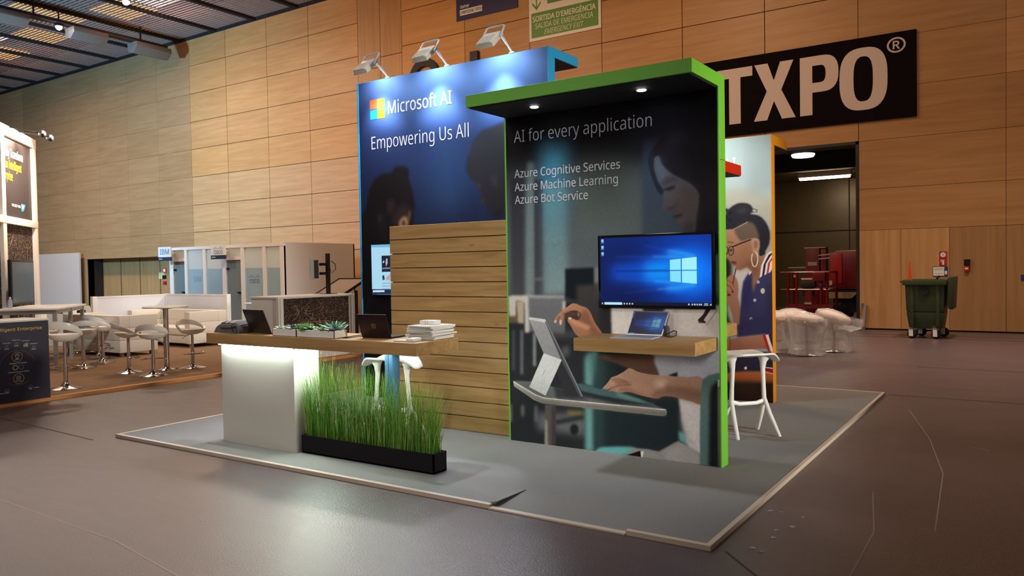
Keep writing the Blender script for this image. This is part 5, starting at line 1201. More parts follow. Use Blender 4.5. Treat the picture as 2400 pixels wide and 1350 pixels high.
# office furniture
g([(1190, 700), (1700, 700), (1700, 1110), (1190, 1050)], (32, 34, 37), 8, 1, False)
g(c4([(180, 235), (440, 225), (445, 500), (180, 480)]), (96, 98, 102), 1.6, 1, False, (84, 86, 90))
g(c4([(180, 218), (440, 225), (440, 240), (180, 240)]), (150, 152, 156), 1.5, .9, False)
g(c4([(0, 355), (60, 350), (110, 385), (105, 420), (0, 420)]), (92, 74, 56), 2.5, .9, False)
g(c4([(66, 220), (182, 220), (188, 488), (155, 490), (150, 280), (92, 260), (92, 370), (40, 370), (36, 230)]), (166, 164, 158), 1.6, 1, False)
g(c4([(92, 262), (150, 262), (148, 425), (105, 420)]), (152, 142, 122), 1.5, 1, False)
g(c4([(445, 30), (650, 22), (655, 280), (445, 240)]), (16, 22, 28), 2, 1, False)
g(c4([(655, 20), (682, 18), (684, 130), (656, 130)]), (110, 112, 110), 2, .9, False)
g(c4([(525, 150), (690, 140), (690, 440), (530, 440)]), (58, 56, 54), 4, .95, False, (44, 42, 42))
g(c4([(425, 265), (447, 262), (447, 330), (425, 330)]), (176, 178, 176), 1.5, .9, False)
for a in ((120, 470, 145, 790, (84, 88, 92)), (212, 490, 236, 730, (116, 118, 122)), (62, 470, 85, 760, (56, 60, 64))): g(c4([(a[0], a[1]), (a[2], a[1]), (a[2], a[3]), (a[0], a[3])]), a[4], 2, .9, False)
g(c4([(330, 480), (690, 480), (690, 520), (330, 530)]), (66, 68, 70), 5, .7, False)
g(c4([(420, 600), (470, 590), (470, 650), (430, 660)]), (96, 98, 98), 4, .6)
for a in ((50, 1005, 62, 1130, 130), (128, 1010, 150, 1090, 116), (225, 1015, 245, 1130, 120)): g(c4([(a[0], a[1]), (a[2], a[1]), (a[2], a[3]), (a[0], a[3])]), (a[4],) * 3, 3, .7, False)
g(c4([(240, 1060), (590, 1080), (590, 1230), (240, 1190)]), (98, 101, 103), 7, .8, False)
g(c4([(460, 1050), (585, 1060), (585, 1090), (460, 1080)]), (140, 122, 48), 4, .7, False)
g(c4([(370, 1120), (585, 1075), (590, 1110), (380, 1150)]), (28, 29, 31), 3, .9, False); G.ell(1180 + 510 / 3.0667, 620 + 1185 / 3.0667, 10, 13, (24, 25, 27), 2.5)
# teal chair
g([(1372, 830), (1400, 822), (1530, 830), (1602, 935), (1598, 1000), (1588, 1035), (1540, 1052), (1470, 1052), (1400, 1050), (1376, 1070), (1370, 950)], (26, 35, 38), 2, 1, False)
g([(1370, 840), (1376, 826), (1396, 822), (1404, 830), (1392, 900), (1392, 1056), (1372, 1054)], (84, 128, 124), 3.5, .95, False, (98, 146, 142)); g([(1388, 840), (1420, 830), (1416, 1050), (1392, 1056)], (40, 62, 62), 6, .7, False)
g([(1396, 1062), (1404, 1050), (1424, 1047), (1484, 1048), (1500, 1066), (1440, 1064)], (86, 148, 150), 1.5, 1)
g([(1590, 1010), (1640, 1030), (1640, 1060), (1592, 1032)], (84, 146, 146), 2, 1, False)
# white shirt
g([(1432, 716), (1692, 716), (1692, 890), (1645, 890), (1590, 884), (1545, 884), (1526, 836), (1434, 800)], (196, 193, 186), 1.5, 1, False, (158, 158, 168))
g([(1506, 716), (1562, 716), (1549, 742), (1510, 748)], (54, 53, 54), 2.5, .95, False); g([(1575, 730), (1590, 725), (1588, 780), (1578, 800)], (168, 160, 160), 4, .7); g([(1650, 760), (1690, 790), (1690, 720), (1670, 730)], (150, 140, 140), 6, .6)
g([(1526, 836), (1690, 825), (1690, 890), (1548, 884)], (168, 170, 182), 3, .8, False); g([(1530, 838), (1588, 845), (1588, 875), (1545, 884)], (150, 152, 160), 5, .8); g([(1565, 880), (1588, 872), (1588, 884)], (30, 30, 36), 1.2, 1, False)
g([(1590, 930), (1645, 940), (1645, 1090), (1614, 1050), (1598, 990)], (184, 180, 180), 1.5, 1, False); g([(1595, 960), (1612, 1020), (1636, 1050), (1600, 1020)], (140, 138, 140), 4, .7)
g([(1468, 1068), (1484, 1050), (1516, 1052), (1544, 1058), (1590, 1033), (1640, 1062), (1648, 1094), (1505, 1074)], (124, 121, 121), 1.2, 1, False); g([(1560, 1060), (1600, 1040), (1640, 1064), (1644, 1090), (1570, 1078)], (146, 143, 142), 4, .8)
g([(1468, 1067), (1501, 1056), (1503, 1074)], (14, 13, 15), .8, 1, False); g([(1502, 1058), (1509, 1058), (1506, 1072), (1503, 1072)], (196, 194, 190), .8, 1, False)
# hair tips
for dx in (0, 5, 9, 13): G.line([(1658 + dx * .6, 722), (1650 + dx * .4, 738), (1638 + dx * .7, 750), (1640 + dx, 756)], 4.2, (38, 30, 32), .8, .9)
G.line([(1684, 720), (1672, 740), (1656, 762)], 1.5, (70, 62, 60), .8, .7)
# upper arm in shade, forearm and typing hand
g([(1400, 834), (1520, 828), (1534, 850), (1543, 882), (1500, 874), (1440, 850)], (84, 60, 48), 2, 1)
g(c5([(830, 630), (700, 622), (560, 612), (430, 600), (330, 580), (270, 552), (245, 552), (205, 580), (150, 610), (110, 625), (90, 655), (50, 700), (25, 725), (30, 742), (55, 742), (85, 720), (110, 712), (75, 735), (76, 752), (110, 756), (180, 745), (250, 738), (330, 760), (420, 782), (480, 788), (520, 772), (580, 772), (660, 790), (740, 812), (830, 826)]), (170, 134, 112), .8, 1, True, (140, 106, 88))
g(c5([(830, 730), (560, 690), (470, 720), (420, 782), (480, 788), (520, 772), (580, 772), (660, 790), (830, 826)]), (108, 78, 62), 4, .8); g(c5([(470, 640), (540, 640), (560, 680), (500, 710), (460, 680)]), (210, 186, 168), 5, .6); g(c5([(545, 670), (580, 690), (560, 720), (540, 700)]), (116, 70, 58), 4, .5)
g(c5([(110, 632), (200, 640), (265, 680), (180, 688), (110, 720), (90, 715), (150, 680)]), (120, 84, 68), 2, .7); g(c5([(190, 700), (330, 740), (420, 780), (250, 738), (180, 742)]), (112, 80, 64), 3, .7)
G.line(c5([(60, 735), (110, 705), (180, 686), (270, 682)]), 1.6, (92, 62, 50), .8, .8); G.line(c5([(105, 640), (170, 630), (240, 660)]), 1.4, (112, 80, 64), .8, .7)
g(c5([(25, 728), (42, 712), (48, 735), (35, 742)]), (206, 172, 160), .8, .9); g(c5([(76, 740), (100, 725), (108, 745), (85, 752)]), (206, 172, 160), .8, .9)
# armchair at the right edge
g(c5([(812, 1330), (812, 1000), (822, 700), (835, 640), (880, 605), (940, 590), (985, 588), (985, 1345)]), (84, 112, 108), 1.2, 1, False, (78, 104, 100)); g(c5([(880, 1335), (890, 760), (905, 690), (945, 655), (968, 650), (970, 1345)]), (20, 24, 27), 3, 1, False); g(c5([(952, 640), (968, 640), (976, 1345), (955, 1340)]), (120, 112, 104), 1, .8, False, (84, 76, 70)); g(c5([(952, 642), (968, 640), (968, 695), (954, 695)]), (168, 166, 162), .8, 1, False)
for q in range(30): G.line(c5([(820, 730 + q * 20), (880, 738 + q * 20)]), 1.2, (60, 86, 84), .8, .35)
# tablet on its small table
g(c4([(72, 850), (100, 838), (215, 842), (560, 930), (735, 985), (735, 1030), (300, 1000), (250, 985), (80, 880)]), (84, 86, 88), .8, 1, False)
g(c3([(80, 655), (100, 650), (215, 655), (600, 760), (1195, 842), (1270, 868), (350, 782), (300, 775), (240, 760)]), (84, 86, 88), 1, 1, False)
g(c4([(360, 870), (430, 890), (560, 945), (620, 975), (380, 960)]), (40, 42, 45), 3, .9, False)
g(c3([(600, 670), (640, 675), (800, 720), (1195, 838), (1190, 846), (900, 830), (620, 770)]), (34, 38, 42), 1.5, 1, False); g(c3([(580, 672), (620, 672), (770, 715), (900, 742), (1195, 832), (1195, 846), (1000, 808), (760, 762), (620, 730)]), (58, 84, 86), 1, 1, False)
g(c3([(890, 745), (960, 752), (1120, 812), (1060, 812), (930, 780)]), (98, 132, 130), 2, .6)
g(c3([(78, 652), (86, 650), (110, 668), (250, 752), (310, 778), (360, 786), (1265, 870), (1285, 874), (1292, 882), (1290, 918), (1275, 928), (1240, 926), (345, 832), (300, 824), (240, 800), (84, 690)]), (158, 155, 148), .8, 1, False, (112, 108, 102))
g(c3([(100, 690), (250, 778), (310, 800), (360, 806), (1285, 895), (1290, 918), (1275, 928), (345, 832), (300, 824), (84, 690)]), (92, 88, 84), 1.5, .75, False); G.line(c3([(84, 660), (250, 758), (310, 782), (360, 790), (1280, 878)]), 1.6, (204, 200, 192), .7, .9)
g(c3([(330, 835), (415, 843), (413, 1170), (328, 1160)]), (78, 72, 70), 1, 1, False); g(c3([(328, 950), (350, 970), (352, 1165), (328, 1160)]), (146, 136, 126), 2, .9, False); g(c3([(385, 845), (413, 845), (413, 1170), (385, 1165)]), (44, 42, 44), 3, .8, False)
g(c4([(380, 745), (425, 690), (555, 950), (440, 945), (430, 900)]), (38, 39, 42), 1, 1, False)
g(c4([(180, 382), (186, 378), (303, 396), (420, 682), (415, 690), (290, 640)]), (138, 140, 143), .7, 1, False, (118, 119, 122))
g(c4([(186, 378), (300, 393), (306, 404), (300, 418), (182, 394)]), (178, 180, 182), .8, 1, False)
g(c4([(300, 410), (318, 412), (572, 945), (552, 955), (418, 690)]), (64, 66, 70), .7, 1, False); G.line(c4([(312, 415), (566, 945)]), 2.4, (128, 130, 134), .7, .8)
g(c4([(290, 637), (420, 685), (303, 942), (186, 880)]), (186, 188, 187), .7, 1, False, (166, 168, 168)); G.line(c4([(275, 805), (305, 755)]), 1.6, (140, 142, 142), .8, .8)
# raised hand
g(c4([(545, 520), (480, 435), (462, 405), (470, 385), (500, 390), (540, 400), (560, 360), (520, 330), (455, 345), (438, 365), (428, 400), (418, 432), (404, 432), (402, 400), (412, 360), (385, 400), (375, 422), (363, 414), (372, 385), (388, 362), (420, 335), (455, 308), (505, 279), (560, 298), (602, 314), (628, 350), (660, 420), (708, 492), (690, 520)]), (158, 112, 84), .8, 1, True, (130, 90, 68))
g(c4([(540, 400), (560, 350), (600, 330), (640, 420), (700, 500), (640, 505), (600, 450), (570, 420)]), (106, 72, 54), 3, .75); g(c4([(470, 390), (510, 395), (560, 415), (620, 440), (610, 470), (550, 450), (500, 430)]), (176, 128, 98), 2, .8); g(c4([(535, 345), (545, 355), (543, 370), (535, 362)]), (238, 196, 160), 1, 1)
g(c4([(440, 350), (520, 335), (550, 365), (500, 380), (450, 385)]), (88, 56, 42), 2.5, .7); g(c4([(405, 400), (420, 402), (416, 432), (405, 430)]), (196, 158, 140), .8, .9); g(c4([(364, 412), (374, 396), (384, 405), (376, 420)]), (196, 158, 140), .8, .9); g(c4([(464, 384), (480, 378), (492, 386), (478, 396)]), (204, 170, 152), .8, .9)
G.line(c4([(420, 355), (470, 345), (510, 352)]), 1.5, (104, 66, 50), .8, .8); G.line(c4([(500, 280), (440, 330), (400, 365)]), 1.6, (190, 146, 116), 1, .6)
# woman's head
g(c1([(345, 610), (352, 520), (395, 430), (460, 340), (550, 265), (680, 200), (900, 150), (1060, 130), (1060, 1420), (780, 1420), (800, 1200), (830, 950), (760, 820), (620, 740), (540, 690), (460, 640), (400, 640)]), (20, 17, 22), 2.5, .95)
g(c1([(520, 330), (640, 280), (720, 330), (620, 420), (540, 480)]), (36, 38, 52), 10, .7); g(c1([(900, 700), (1010, 640), (1040, 1000), (940, 1100)]), (34, 28, 28), 10, .8)
g(c1([(392, 555), (440, 530), (470, 610), (545, 690), (640, 745), (770, 820), (835, 900), (832, 980), (806, 1130), (792, 1290), (690, 1290), (688, 1235), (640, 1190), (604, 1155), (582, 1132), (604, 1110), (596, 1080), (560, 1060), (524, 1064), (486, 1046), (478, 1010), (488, 950), (488, 895), (468, 850), (436, 790), (404, 690), (388, 610)]), (66, 70, 78), 1.2, 1, True, (66, 58, 56))
g(c1([(640, 780), (800, 860), (820, 1000), (790, 1200), (720, 1200), (640, 1000)]), (64, 55, 53), 8, .8); g(c1([(400, 560), (450, 550), (480, 640), (540, 720), (470, 800), (430, 740)]), (66, 80, 96), 6, .7); g(c1([(690, 1200), (790, 1180), (785, 1300), (690, 1300)]), (48, 42, 43), 4, .8)
g(c1([(470, 790), (520, 740), (590, 735), (640, 770), (560, 790), (490, 820)]), (46, 40, 46), 3, .7); g(c1([(495, 850), (540, 838), (600, 820), (580, 862), (530, 872)]), (30, 28, 36), 2, .9); G.line(c1([(490, 862), (540, 858), (596, 838)]), 2.2, (22, 20, 26), .8, .9)
g(c1([(500, 1040), (560, 1035), (602, 1015), (590, 1060), (530, 1062)]), (58, 38, 44), 2.5, .9); g(c1([(575, 1130), (610, 1110), (660, 1100), (685, 1108), (640, 1140), (600, 1148)]), (48, 35, 40), 1.6, .95); G.line(c1([(580, 1130), (670, 1110)]), 1.4, (28, 22, 27), .8, .9); g(c1([(610, 960), (640, 1010), (615, 1090), (600, 1040)]), (50, 46, 48), 4, .7)
g(c1([(342, 620), (350, 520), (385, 470), (392, 560), (388, 640), (430, 780), (486, 870), (482, 890), (445, 905), (380, 770)]), (26, 28, 40), 1.2, .95)
G.noise(.012, 1)
G.build('print', print_m, (G.x0, GY - .002, G.z0), UX, UZ, gp, GG)
txt_w = mat('text_white', (205, 208, 214), .6); txt_h = mat('text_bright', (240, 240, 242), .6)
k = MB(); y = GY - .004
write(k, 'AI for every application', (-3.895, y, 2.716), UX, UZ, 1.325, .105, 0, -.008, 6)
for s_, z, wd in (('Azure Cognitive Services', 2.402, 1.043), ('Azure Machine Learning', 2.283, 1.022), ('Azure Bot Service', 2.169, .741)): write(k, s_, (-3.897, y, z), UX, UZ, wd, .073, 0, .006)
k.build('lettering', txt_w, gp, world=True, normals=False, smooth=None)

# ---- print of the blue panel
B = Canvas(BX0 + .008, BX1 - .005, PZ, BT - .004, .008, lambda px, py: onp(px, py, 7.1), (30, 36, 58))
b = B.fill; c2 = lambda pts: Q(pts, 3.375, 830, 300)
b([(820, 60), (1320, 60), (1320, 330), (820, 330)], (116, 156, 222), 1, 1, False, (40, 62, 116)); b([(820, 300), (1320, 300), (1320, 560), (820, 560)], (38, 58, 106), 14, 1, False, (26, 30, 54)); b([(820, 100), (870, 100), (900, 600), (820, 600)], (30, 38, 72), 20, .6, False)
b([(1010, 340), (1090, 340), (1100, 480), (1010, 480)], (50, 84, 130), 20, .6)
b(c2([(20, 720), (60, 690), (90, 640), (110, 560), (130, 460), (175, 395), (235, 362), (300, 352), (315, 315), (360, 302), (410, 308), (434, 335), (432, 400), (455, 470), (474, 560), (484, 650), (470, 760), (480, 2000), (20, 2000)]), (24, 18, 21), 1.6, 1)
b([(820, 560), (1320, 560), (1320, 900), (820, 900)], (20, 14, 20), 6, 1, False)
b(c2([(330, 640), (400, 610), (444, 640), (446, 690), (430, 770), (340, 790), (290, 740)]), (54, 40, 38), 5, .9); b(c2([(360, 730), (400, 700), (424, 720), (424, 775), (360, 780)]), (206, 150, 106), 2.5, .9); b(c2([(436, 660), (446, 660), (440, 720), (426, 730)]), (150, 104, 72), 1.5, .9); b(c2([(376, 740), (400, 730), (408, 770), (388, 778)]), (60, 40, 34), 1.5, .8)
b(c2([(262, 590), (285, 562), (318, 575), (316, 640), (285, 690), (262, 660)]), (52, 40, 44), 3, .9); b(c2([(190, 700), (214, 690), (210, 745), (195, 750)]), (90, 80, 80), 1.5, .6); b(c2([(180, 660), (240, 650), (270, 800), (260, 900), (220, 820)]), (36, 28, 30), 6, .7)
b(c2([(1260, 0), (1050, 8), (985, 50), (945, 105), (925, 170), (900, 230), (886, 310), (900, 365), (940, 415), (968, 440), (978, 465), (1000, 482), (1004, 520), (998, 560), (1012, 590), (1030, 592), (1048, 610), (1066, 650), (1090, 690), (1122, 704), (1150, 692), (1190, 668), (1260, 660)]), (44, 47, 53), 1.6, 1, True, (40, 34, 40))
b(c2([(1090, 380), (1120, 370), (1130, 430), (1110, 460), (1095, 430)]), (62, 60, 62), 3, .8); b(c2([(975, 440), (1002, 445), (998, 470), (980, 462)]), (84, 64, 60), 2, .8); b(c2([(1005, 565), (1030, 572), (1025, 592), (1008, 588)]), (84, 58, 58), 2, .8); b(c2([(1100, 690), (1165, 640), (1170, 690), (1130, 704)]), (26, 22, 26), 4, .8)
B.build('print', print_m, (B.x0, BY - .002, B.z0), UX, UZ, bp, BG)
k = MB(); y = BY - .004
write(k, 'Microsoft AI', (-6.495, y, 3.474), UX, UZ, .970, .150, 0, .014); write(k, 'Empowering Us All', (-6.775, y, 3.072), UX, UZ, 1.483, .153, 0, -.010)
for i, (x0, z0, m) in enumerate(((-6.787, 3.561, 1), (-6.666, 3.561, 2), (-6.787, 3.436, 3), (-6.666, 3.436, 4))): k.quad((x0, y, z0), (x0 + .114, y, z0), (x0 + .114, y, z0 + .112), (x0, y, z0 + .112), m)
k.build('lettering', [txt_h, mat('tile_orange', (240, 96, 34), .6), mat('tile_lime', (200, 204, 40), .6), mat('tile_blue', (0, 150, 226), .6), mat('tile_yellow', (240, 210, 0), .6)], bp, world=True, normals=False, smooth=None)

# ---- print of the orange panel
O = Canvas(-3.50, OX1 - .004, PZ, OT - .004, .0055, lambda px, py: onp(px, py, 8.913), (150, 160, 158))
o_ = O.fill; d1_ = lambda pts: Q(pts, 4.5, 1690, 460); d2_ = lambda pts: Q(pts, 4.22, 1690, 720)
o_([(1600, 290), (1830, 290), (1830, 480), (1600, 480)], (148, 164, 162), 2, 1, False, (170, 186, 186)); o_([(1740, 440), (1790, 455), (1830, 490), (1830, 700), (1600, 700), (1600, 480)], (168, 166, 148), 6, .8); o_([(1740, 300), (1830, 290), (1830, 440), (1755, 460)], (140, 152, 152), 10, .6, False)
o_(d1_([(0, 600), (60, 640), (110, 720), (100, 900), (60, 1200), (120, 1400), (0, 1400)]), (38, 30, 30), 3, .95); o_(d1_([(150, 760), (330, 740), (330, 900), (230, 1200), (170, 1000)]), (196, 192, 184), 2, 1)
o_(d1_([(30, 345), (40, 230), (70, 150), (140, 92), (210, 70), (290, 80), (330, 118), (332, 165), (310, 185), (400, 205), (470, 270), (515, 380), (508, 500), (468, 580), (465, 615), (400, 625), (398, 470), (330, 440), (200, 460), (150, 360)]), (40, 40, 46), 1.0, 1)
for t_ in range(6): O.ell(1690 + (60 + 40 * math.sin(t_ * 2.1)) / 4.5, 460 + (150 + t_ * 26) / 4.5, 4, 5, (30, 30, 36), 1, .9)
O.line(d1_([(335, 130), (380, 145), (378, 165), (330, 168)]), 1.6, (40, 40, 46), .7, .9); o_(d1_([(160, 150), (240, 110), (290, 150), (220, 190)]), (62, 62, 70), 4, .7)
o_(d1_([(40, 360), (150, 345), (190, 440), (230, 472), (330, 440), (400, 450), (402, 560), (372, 610), (420, 640), (470, 610), (440, 740), (405, 860), (350, 940), (335, 1010), (330, 900), (322, 790), (272, 745), (205, 780), (165, 772), (152, 742), (128, 722), (104, 692), (94, 664), (72, 660), (50, 642), (48, 600), (62, 560)]), (178, 134, 104), 1.0, 1, False, (132, 90, 66))
o_(d1_([(140, 350), (270, 275), (345, 292), (385, 370), (400, 440), (330, 440), (230, 472), (190, 450)]), (104, 90, 74), 2, .95); O.line(d1_([(130, 350), (200, 315), (280, 272)]), 1.6, (178, 160, 136), .8, .9)
o_(d1_([(230, 520), (330, 500), (330, 640), (270, 720), (200, 760), (170, 740)]), (150, 104, 76), 6, .7); o_(d1_([(170, 770), (270, 745), (322, 790), (350, 900), (400, 780), (360, 640)]), (118, 78, 58), 5, .8); o_(d1_([(322, 465), (362, 440), (404, 470), (404, 540), (370, 592), (340, 592), (330, 530)]), (184, 140, 116), 1.2, 1); o_(d1_([(345, 480), (385, 475), (385, 530), (355, 560)]), (136, 92, 74), 2.5, .8)
O.line([(1690 + (355 + 32 * math.cos(a)) / 4.5, 460 + (662 + 80 * math.sin(a)) / 4.5) for a in np.linspace(-1.2, 3.9, 22)], 1.8, (238, 222, 214), .6, 1)
O.line(d1_([(118, 535), (200, 500), (315, 458)]), 3.0, (54, 34, 30), .6, 1); O.line([(1690 + (106 + 27 * math.cos(a)) / 4.5, 460 + (575 + 48 * math.sin(a)) / 4.5) for a in np.linspace(0, 2 * PI, 20)], 1.7, (48, 32, 30), .6, 1); O.line([(1690 + (52 + 20 * math.cos(a)) / 4.5, 460 + (572 + 42 * math.sin(a)) / 4.5) for a in np.linspace(-2, 2, 12)], 1.7, (48, 32, 30), .6, 1)
O.line(d1_([(70, 480), (130, 490)]), 2.2, (84, 58, 46), .8, .8); o_(d1_([(104, 690), (130, 682), (162, 690), (158, 712), (130, 722)]), (126, 60, 60), 1, .95); O.line(d1_([(104, 694), (160, 700)]), 1.2, (60, 28, 28), .6, .9); o_(d1_([(85, 560), (120, 556), (118, 580), (92, 582)]), (70, 50, 44), 1.2, .8)
# hand with pen
o_(d1_([(20, 1010), (48, 930), (60, 870), (100, 832), (150, 850), (176, 900), (186, 980), (180, 1060), (198, 1150), (225, 1300), (240, 1400), (150, 1400), (110, 1230), (60, 1120), (20, 1090)]), (168, 122, 98), 1, 1, True, (140, 98, 76))
O.line(d1_([(158, 762), (140, 840), (124, 930)]), 2.6, (74, 54, 46), .6, 1); O.line(d1_([(48, 930), (96, 950), (128, 1000)]), 1.8, (98, 62, 50), .8, .9); O.line(d1_([(60, 880), (120, 910), (140, 960)]), 1.6, (98, 62, 50), .8, .8); O.line(d1_([(40, 990), (80, 1020), (100, 1050)]), 1.6, (98, 62, 50), .8, .8)
for px_, py_ in ((92, 1040), (76, 1042), (122, 1008)): O.ell(1690 + px_ / 4.5, 460 + py_ / 4.5, 2, 2.6, (92, 26, 34), .6)
# jacket
o_(d1_([(205, 1180), (222, 1000), (235, 900), (280, 820), (325, 800), (335, 880), (345, 940), (405, 860), (470, 800), (560, 740), (560, 1400), (190, 1400)]), (62, 62, 98), 1, 1, False, (46, 46, 78)); o_(d1_([(225, 1000), (280, 860), (330, 900), (332, 1010), (290, 1180), (230, 1180)]), (44, 42, 84), 4, .8); o_(d1_([(335, 880), (372, 850), (345, 1000), (335, 1000)]), (146, 102, 80), 1.5, 1); o_(d1_([(490, 980), (530, 940), (540, 1400), (510, 1400)]), (38, 36, 58), 5, .7)
for off_, col_ in ((0, (228, 222, 218)), (24, (34, 34, 52)), (48, (228, 222, 218)), (72, (176, 32, 44)), (92, (228, 222, 218))): o_(d1_([(408 + off_, 860 - off_ * .5), (425 + off_, 730 - off_ * .35), (480 + off_ * .9, 610 + off_ * .35), (530 + off_, 575 + off_ * .5), (545 + off_, 600 + off_), (500 + off_, 650 + off_ * .6), (450 + off_, 745), (436 + off_, 838 - off_ * .5)]), col_, .8, 1, False)
o_(d1_([(300, 800), (322, 790), (318, 810), (292, 838)]), (228, 222, 218), .8, 1, False); O.ell(1690 + 440 / 4.5, 460 + 998 / 4.5, 5.0, 6.6, (190, 190, 168), .6)
for px_, py_ in ((392, 905), (356, 1096), (316, 1293)): O.ell(1690 + px_ / 4.5, 460 + py_ / 4.5, 3.2, 3.4, (214, 214, 214), .6); O.ell(1690 + px_ / 4.5, 460 + py_ / 4.5, 1.4, 1.5, (60, 60, 90), .5)
# lower part: arm, hem and chair
o_(d2_([(0, 100), (130, 200), (170, 280), (60, 300), (0, 300)]), (120, 92, 70), 3, .8, False); o_(d2_([(50, 440), (140, 450), (520, 440), (540, 620), (430, 640), (60, 660)]), (42, 40, 58), 1.5, 1, False); o_(d2_([(160, 180), (280, 120), (520, 60), (520, 290), (430, 270), (160, 300)]), (46, 45, 78), 2, 1, False)
o_(d2_([(20, 320), (200, 298), (430, 272), (450, 300), (500, 420), (420, 412), (250, 420), (20, 440)]), (166, 114, 92), 1, 1, False, (126, 82, 64)); O.line(d2_([(84, 295), (92, 360), (84, 432)]), 2.2, (140, 40, 50), .7, .8)
for off_, col_ in ((0, (168, 36, 32)), (30, (224, 214, 210)), (58, (34, 32, 48)), (80, (120, 34, 40))): o_(d2_([(410 + off_, 272), (446 + off_, 270), (476 + off_, 380), (486 + off_, 480), (450 + off_, 400)]), col_, .8, 1, False)
o_(d2_([(400, 610), (440, 598), (520, 604), (520, 660), (400, 640)]), (156, 28, 44), 1, 1, False); O.line(d2_([(410, 602), (450, 596), (520, 606)]), 2, (226, 216, 212), .7, 1); O.line(d2_([(400, 636), (460, 644), (520, 662)]), 2, (226, 216, 212), .7, 1); O.ell(1690 + 243 / 4.22, 720 + 602 / 4.22, 3.4, 3.6, (214, 210, 208), .6)
o_(d2_([(40, 680), (120, 645), (250, 634), (400, 640), (540, 668), (540, 745), (40, 745)]), (184, 102, 52), 1.5, 1, False, (140, 70, 34)); o_(d2_([(20, 738), (540, 738), (560, 1000), (20, 1000)]), (40, 24, 22), 3, 1, False); o_(d2_([(70, 740), (360, 740), (360, 860), (120, 870)]), (52, 40, 22), 8, .6, False)
O.build('print', print_m, (O.x0, OY - .002, O.z0), UX, UZ, op, OG)
k = MB(); k.quad((OX0 + .004, OY - .002, PZ), (-3.50, OY - .002, PZ), (-3.50, OY - .002, OT - .004), (OX0 + .004, OY - .002, OT - .004)); k.build('print_margin', mat('orange_print_grey', (160, 172, 170), .5), op, world=True, smooth=None)
k = MB(); write(k, 'Microsoft AI', (-3.82, OY - .004, 2.66), UX, UZ, .97, .15, 0, .014); k.build('lettering', mat('text_glow', (255, 255, 255), .5), op, world=True, normals=False, smooth=None)

# ---- pictures on the screens
def window_desktop(name, x0, x1, z0, z1, y, res):
    W = Canvas(x0, x1, z0, z1, res, lambda px, py: (x0 + (x1 - x0) * px, z1 - (z1 - z0) * py), (0, 34, 120)); f_ = W.fill; R_ = W.nx / 220
    f_([(0, .0), (.45, 0), (.45, 1), (0, 1)], (0, 22, 80), 30 * R_, .9, False); f_([(.0, .8), (1, .8), (1, 1), (0, 1)], (0, 16, 70), 14 * R_, .7, False); f_([(.0, .0), (1, .0), (1, .15), (0, .15)], (0, 40, 120), 14 * R_, .7, False)
    W.ell(.78, .52, .30, .42, (0, 84, 220), 30 * R_, .9); W.ell(.84, .52, .16, .30, (0, 130, 255), 16 * R_, .9)
    f_([(.10, .40), (.64, .32), (.70, .38), (.70, .66), (.64, .70), (.10, .63)], (0, 90, 230), 12 * R_, .75, False, None); f_([(.42, .38), (.66, .34), (.66, .68), (.42, .64)], (0, 150, 250), 9 * R_, .8, False)
    for a, bb in (((.86, .29), (.42, .13)), ((.86, .31), (.14, .28)), ((.86, .71), (.22, .82)), ((.86, .69), (.16, .60))): W.line([bb, ((a[0] + bb[0]) / 2, (a[1] + bb[1]) / 2)], .008, (50, 140, 250), 2 * R_, .45); W.line([((a[0] + bb[0]) / 2, (a[1] + bb[1]) / 2), a], .014, (110, 210, 255), 2 * R_, .7)
    f_([(.86, .29), (.72, .20), (.60, .21), (.64, .33)], (40, 160, 255), 5 * R_, .6, False); f_([(.86, .71), (.72, .80), (.60, .80), (.64, .68)], (40, 160, 255), 5 * R_, .6, False)
    f_([(.645, .345), (.74, .330), (.74, .490), (.645, .490)], (140, 232, 255), .8, 1, False); f_([(.75, .328), (.875, .31), (.875, .490), (.75, .490)], (160, 240, 255), .8, 1, False)
    f_([(.645, .503), (.74, .503), (.74, .665), (.645, .650)], (130, 226, 255), .8, 1, False); f_([(.75, .503), (.875, .503), (.875, .685), (.75, .667)], (150, 236, 255), .8, 1, False)
    f_([(.15, .485), (.64, .488), (.64, .505), (.15, .508)], (0, 30, 100), 1.5 * R_, .8, False)
    for i in range(3): f_([(.012, .02 + i * .095), (.034, .02 + i * .095), (.034, .06 + i * .095), (.012, .06 + i * .095)], (180, 230, 255), .8, .9, False); f_([(.010, .066 + i * .095), (.036, .066 + i * .095), (.036, .076 + i * .095), (.010, .076 + i * .095)], (160, 200, 230), .6, .7, False)
    f_([(0, .95), (1, .95), (1, 1), (0, 1)], (8, 16, 36), .8, .95, False); f_([(.035, .957), (.205, .957), (.205, .993), (.035, .993)], (190, 235, 255), .6, 1, False)
    for x in (.01, .22, .245, .27, .295, .80, .83, .85, .87, .89, .905, .985): f_([(x, .966), (x + .012, .966), (x + .012, .986), (x, .986)], (210, 225, 235), .6, .9, False)
    f_([(.935, .960), (.968, .960), (.968, .972), (.935, .972)], (210, 225, 235), .5, .8, False); f_([(.932, .979), (.970, .979), (.970, .99), (.932, .99)], (210, 225, 235), .5, .8, False)
    return W
scr_on = painted('screen_glow', .2, 1.0); scr_dim = painted('screen_dim', .2, .30)
W = window_desktop('tv', -3.022, -2.070, 1.276, 1.831, 5.85, .003)
W.build('screen', scr_on, (-3.022, 5.8505, 1.276), UX, UZ, tv, 1.0)
Wt = window_desktop('tab', 0, 1, 0, 1, 0, .007)
a0 = SA + (SB - SA) * .025 + ST * .045 + Vector((0, -.0008, 0)); Wt.build('screen', scr_dim, a0, (SB - SA) * .95, ST * .92, tb, 1.0)
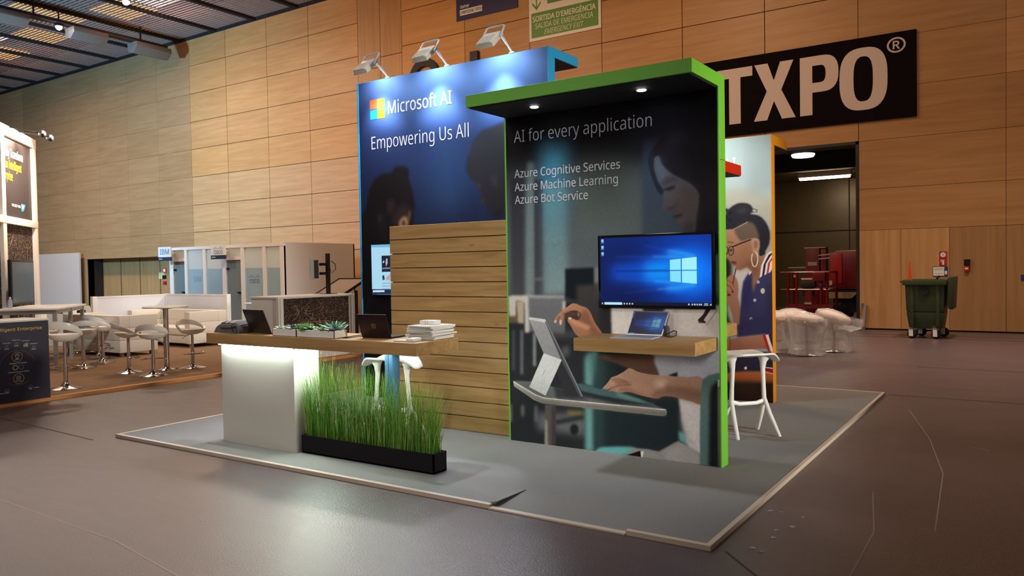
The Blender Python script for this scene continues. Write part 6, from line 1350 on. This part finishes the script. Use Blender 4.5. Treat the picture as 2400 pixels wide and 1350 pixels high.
# browser page on the white television
V = Canvas(-6.768, -5.717, 1.300, 1.905, .004, lambda px, py: onp(px, py, 7.044), (176, 226, 250)); v = V.fill; e6 = lambda pts: Q(pts, 6, 800, 450)
v(e6([(420, 740), (1500, 700), (1500, 772), (420, 778)]), (120, 190, 232), .6, 1, False); v(e6([(565, 895), (1000, 880), (1000, 1110), (572, 1125)]), (22, 30, 50), .8, 1, False)
v(e6([(578, 990), (600, 960), (606, 985), (590, 1000)]), (220, 226, 236), .6, 1, False); v(e6([(628, 940), (650, 935), (652, 1000), (630, 1050), (622, 1000)]), (196, 180, 190), .6, 1, False); v(e6([(575, 1065), (690, 1060), (690, 1080), (575, 1085)]), (150, 170, 190), .6, .8, False)
v(e6([(575, 1180), (600, 1165), (612, 1230), (580, 1240)]), (60, 50, 60), .8, 1, False); v(e6([(630, 1200), (690, 1150), (690, 1240), (630, 1240)]), (214, 150, 150), 1, .8, False)
for q in range(4): v(e6([(575, 1275 + q * 40), (690, 1272 + q * 40), (690, 1290 + q * 40), (575, 1293 + q * 40)]), (150, 176, 196), .6, .7, False)
v([(868, 678), (1000, 678), (1000, 690), (868, 690)], (24, 44, 84), .6, 1, False); v([(874, 680.5), (901, 680), (901, 684.5), (874, 685)], (220, 240, 250), .5, 1, False)
V.build('screen', painted('page_glow', .2, .9), (-6.768, 7.0438, 1.300), UX, UZ, tv2, 1.0)

# ---- dark golden line prints of the other exhibitor
def gold_lines(nx, nz, seed, dens):
    L_ = Canvas(0, 1, 0, 1, 1 / 260, lambda px, py: (px, py), (46, 36, 32)); R = random.Random(seed)
    L_.nx, L_.nz = nx, nz; L_.img = np.ones((nz, nx, 3)) * np.array((36, 28, 26.))
    n = rng.random((nz, nx)) ** 16; L_.img += n[..., None] * np.array((220, 190, 156))
    for q in range(dens):
        x, y, a = R.random(), R.random(), R.uniform(0, 2 * PI); pts = [(x, y)]
        for s_ in range(8): a += R.gauss(0, .35); x += .045 * math.cos(a); y += .045 * math.sin(a); pts.append((x, y))
        L_.line(pts, .0035, (226, 184, 126), .5, R.uniform(.25, .8))
    for cx_, cy_, r_ in ((.35, .1, .55), (.5, -.1, .8), (.8, .2, .35)):
        L_.line([(cx_ + r_ * math.cos(t_), cy_ + r_ * .8 * math.sin(t_)) for t_ in np.linspace(.3, 2.6, 30)], .006, (226, 180, 116), .7, .6)
    return L_
GLD = gold_lines(300, 210, 3, 34)
GLD.build('print', print_m, (-10.664, 8.95, .20), (0, 1.52, 0), (0, 0, .93), PRINT_WALL, 1.2)
GL2 = gold_lines(260, 260, 8, 30); o_p = ap(1.90, .012, .10)
GL2.build('print', print_m, o_p, du * 1.73, (0, 0, 2.50), AW, 1.3)
GL3 = gold_lines(160, 160, 9, 20); GL3.build('print', print_m, ap(3.6, .012, .10), du * 1.51, (0, 0, 2.50), AW, 1.3)
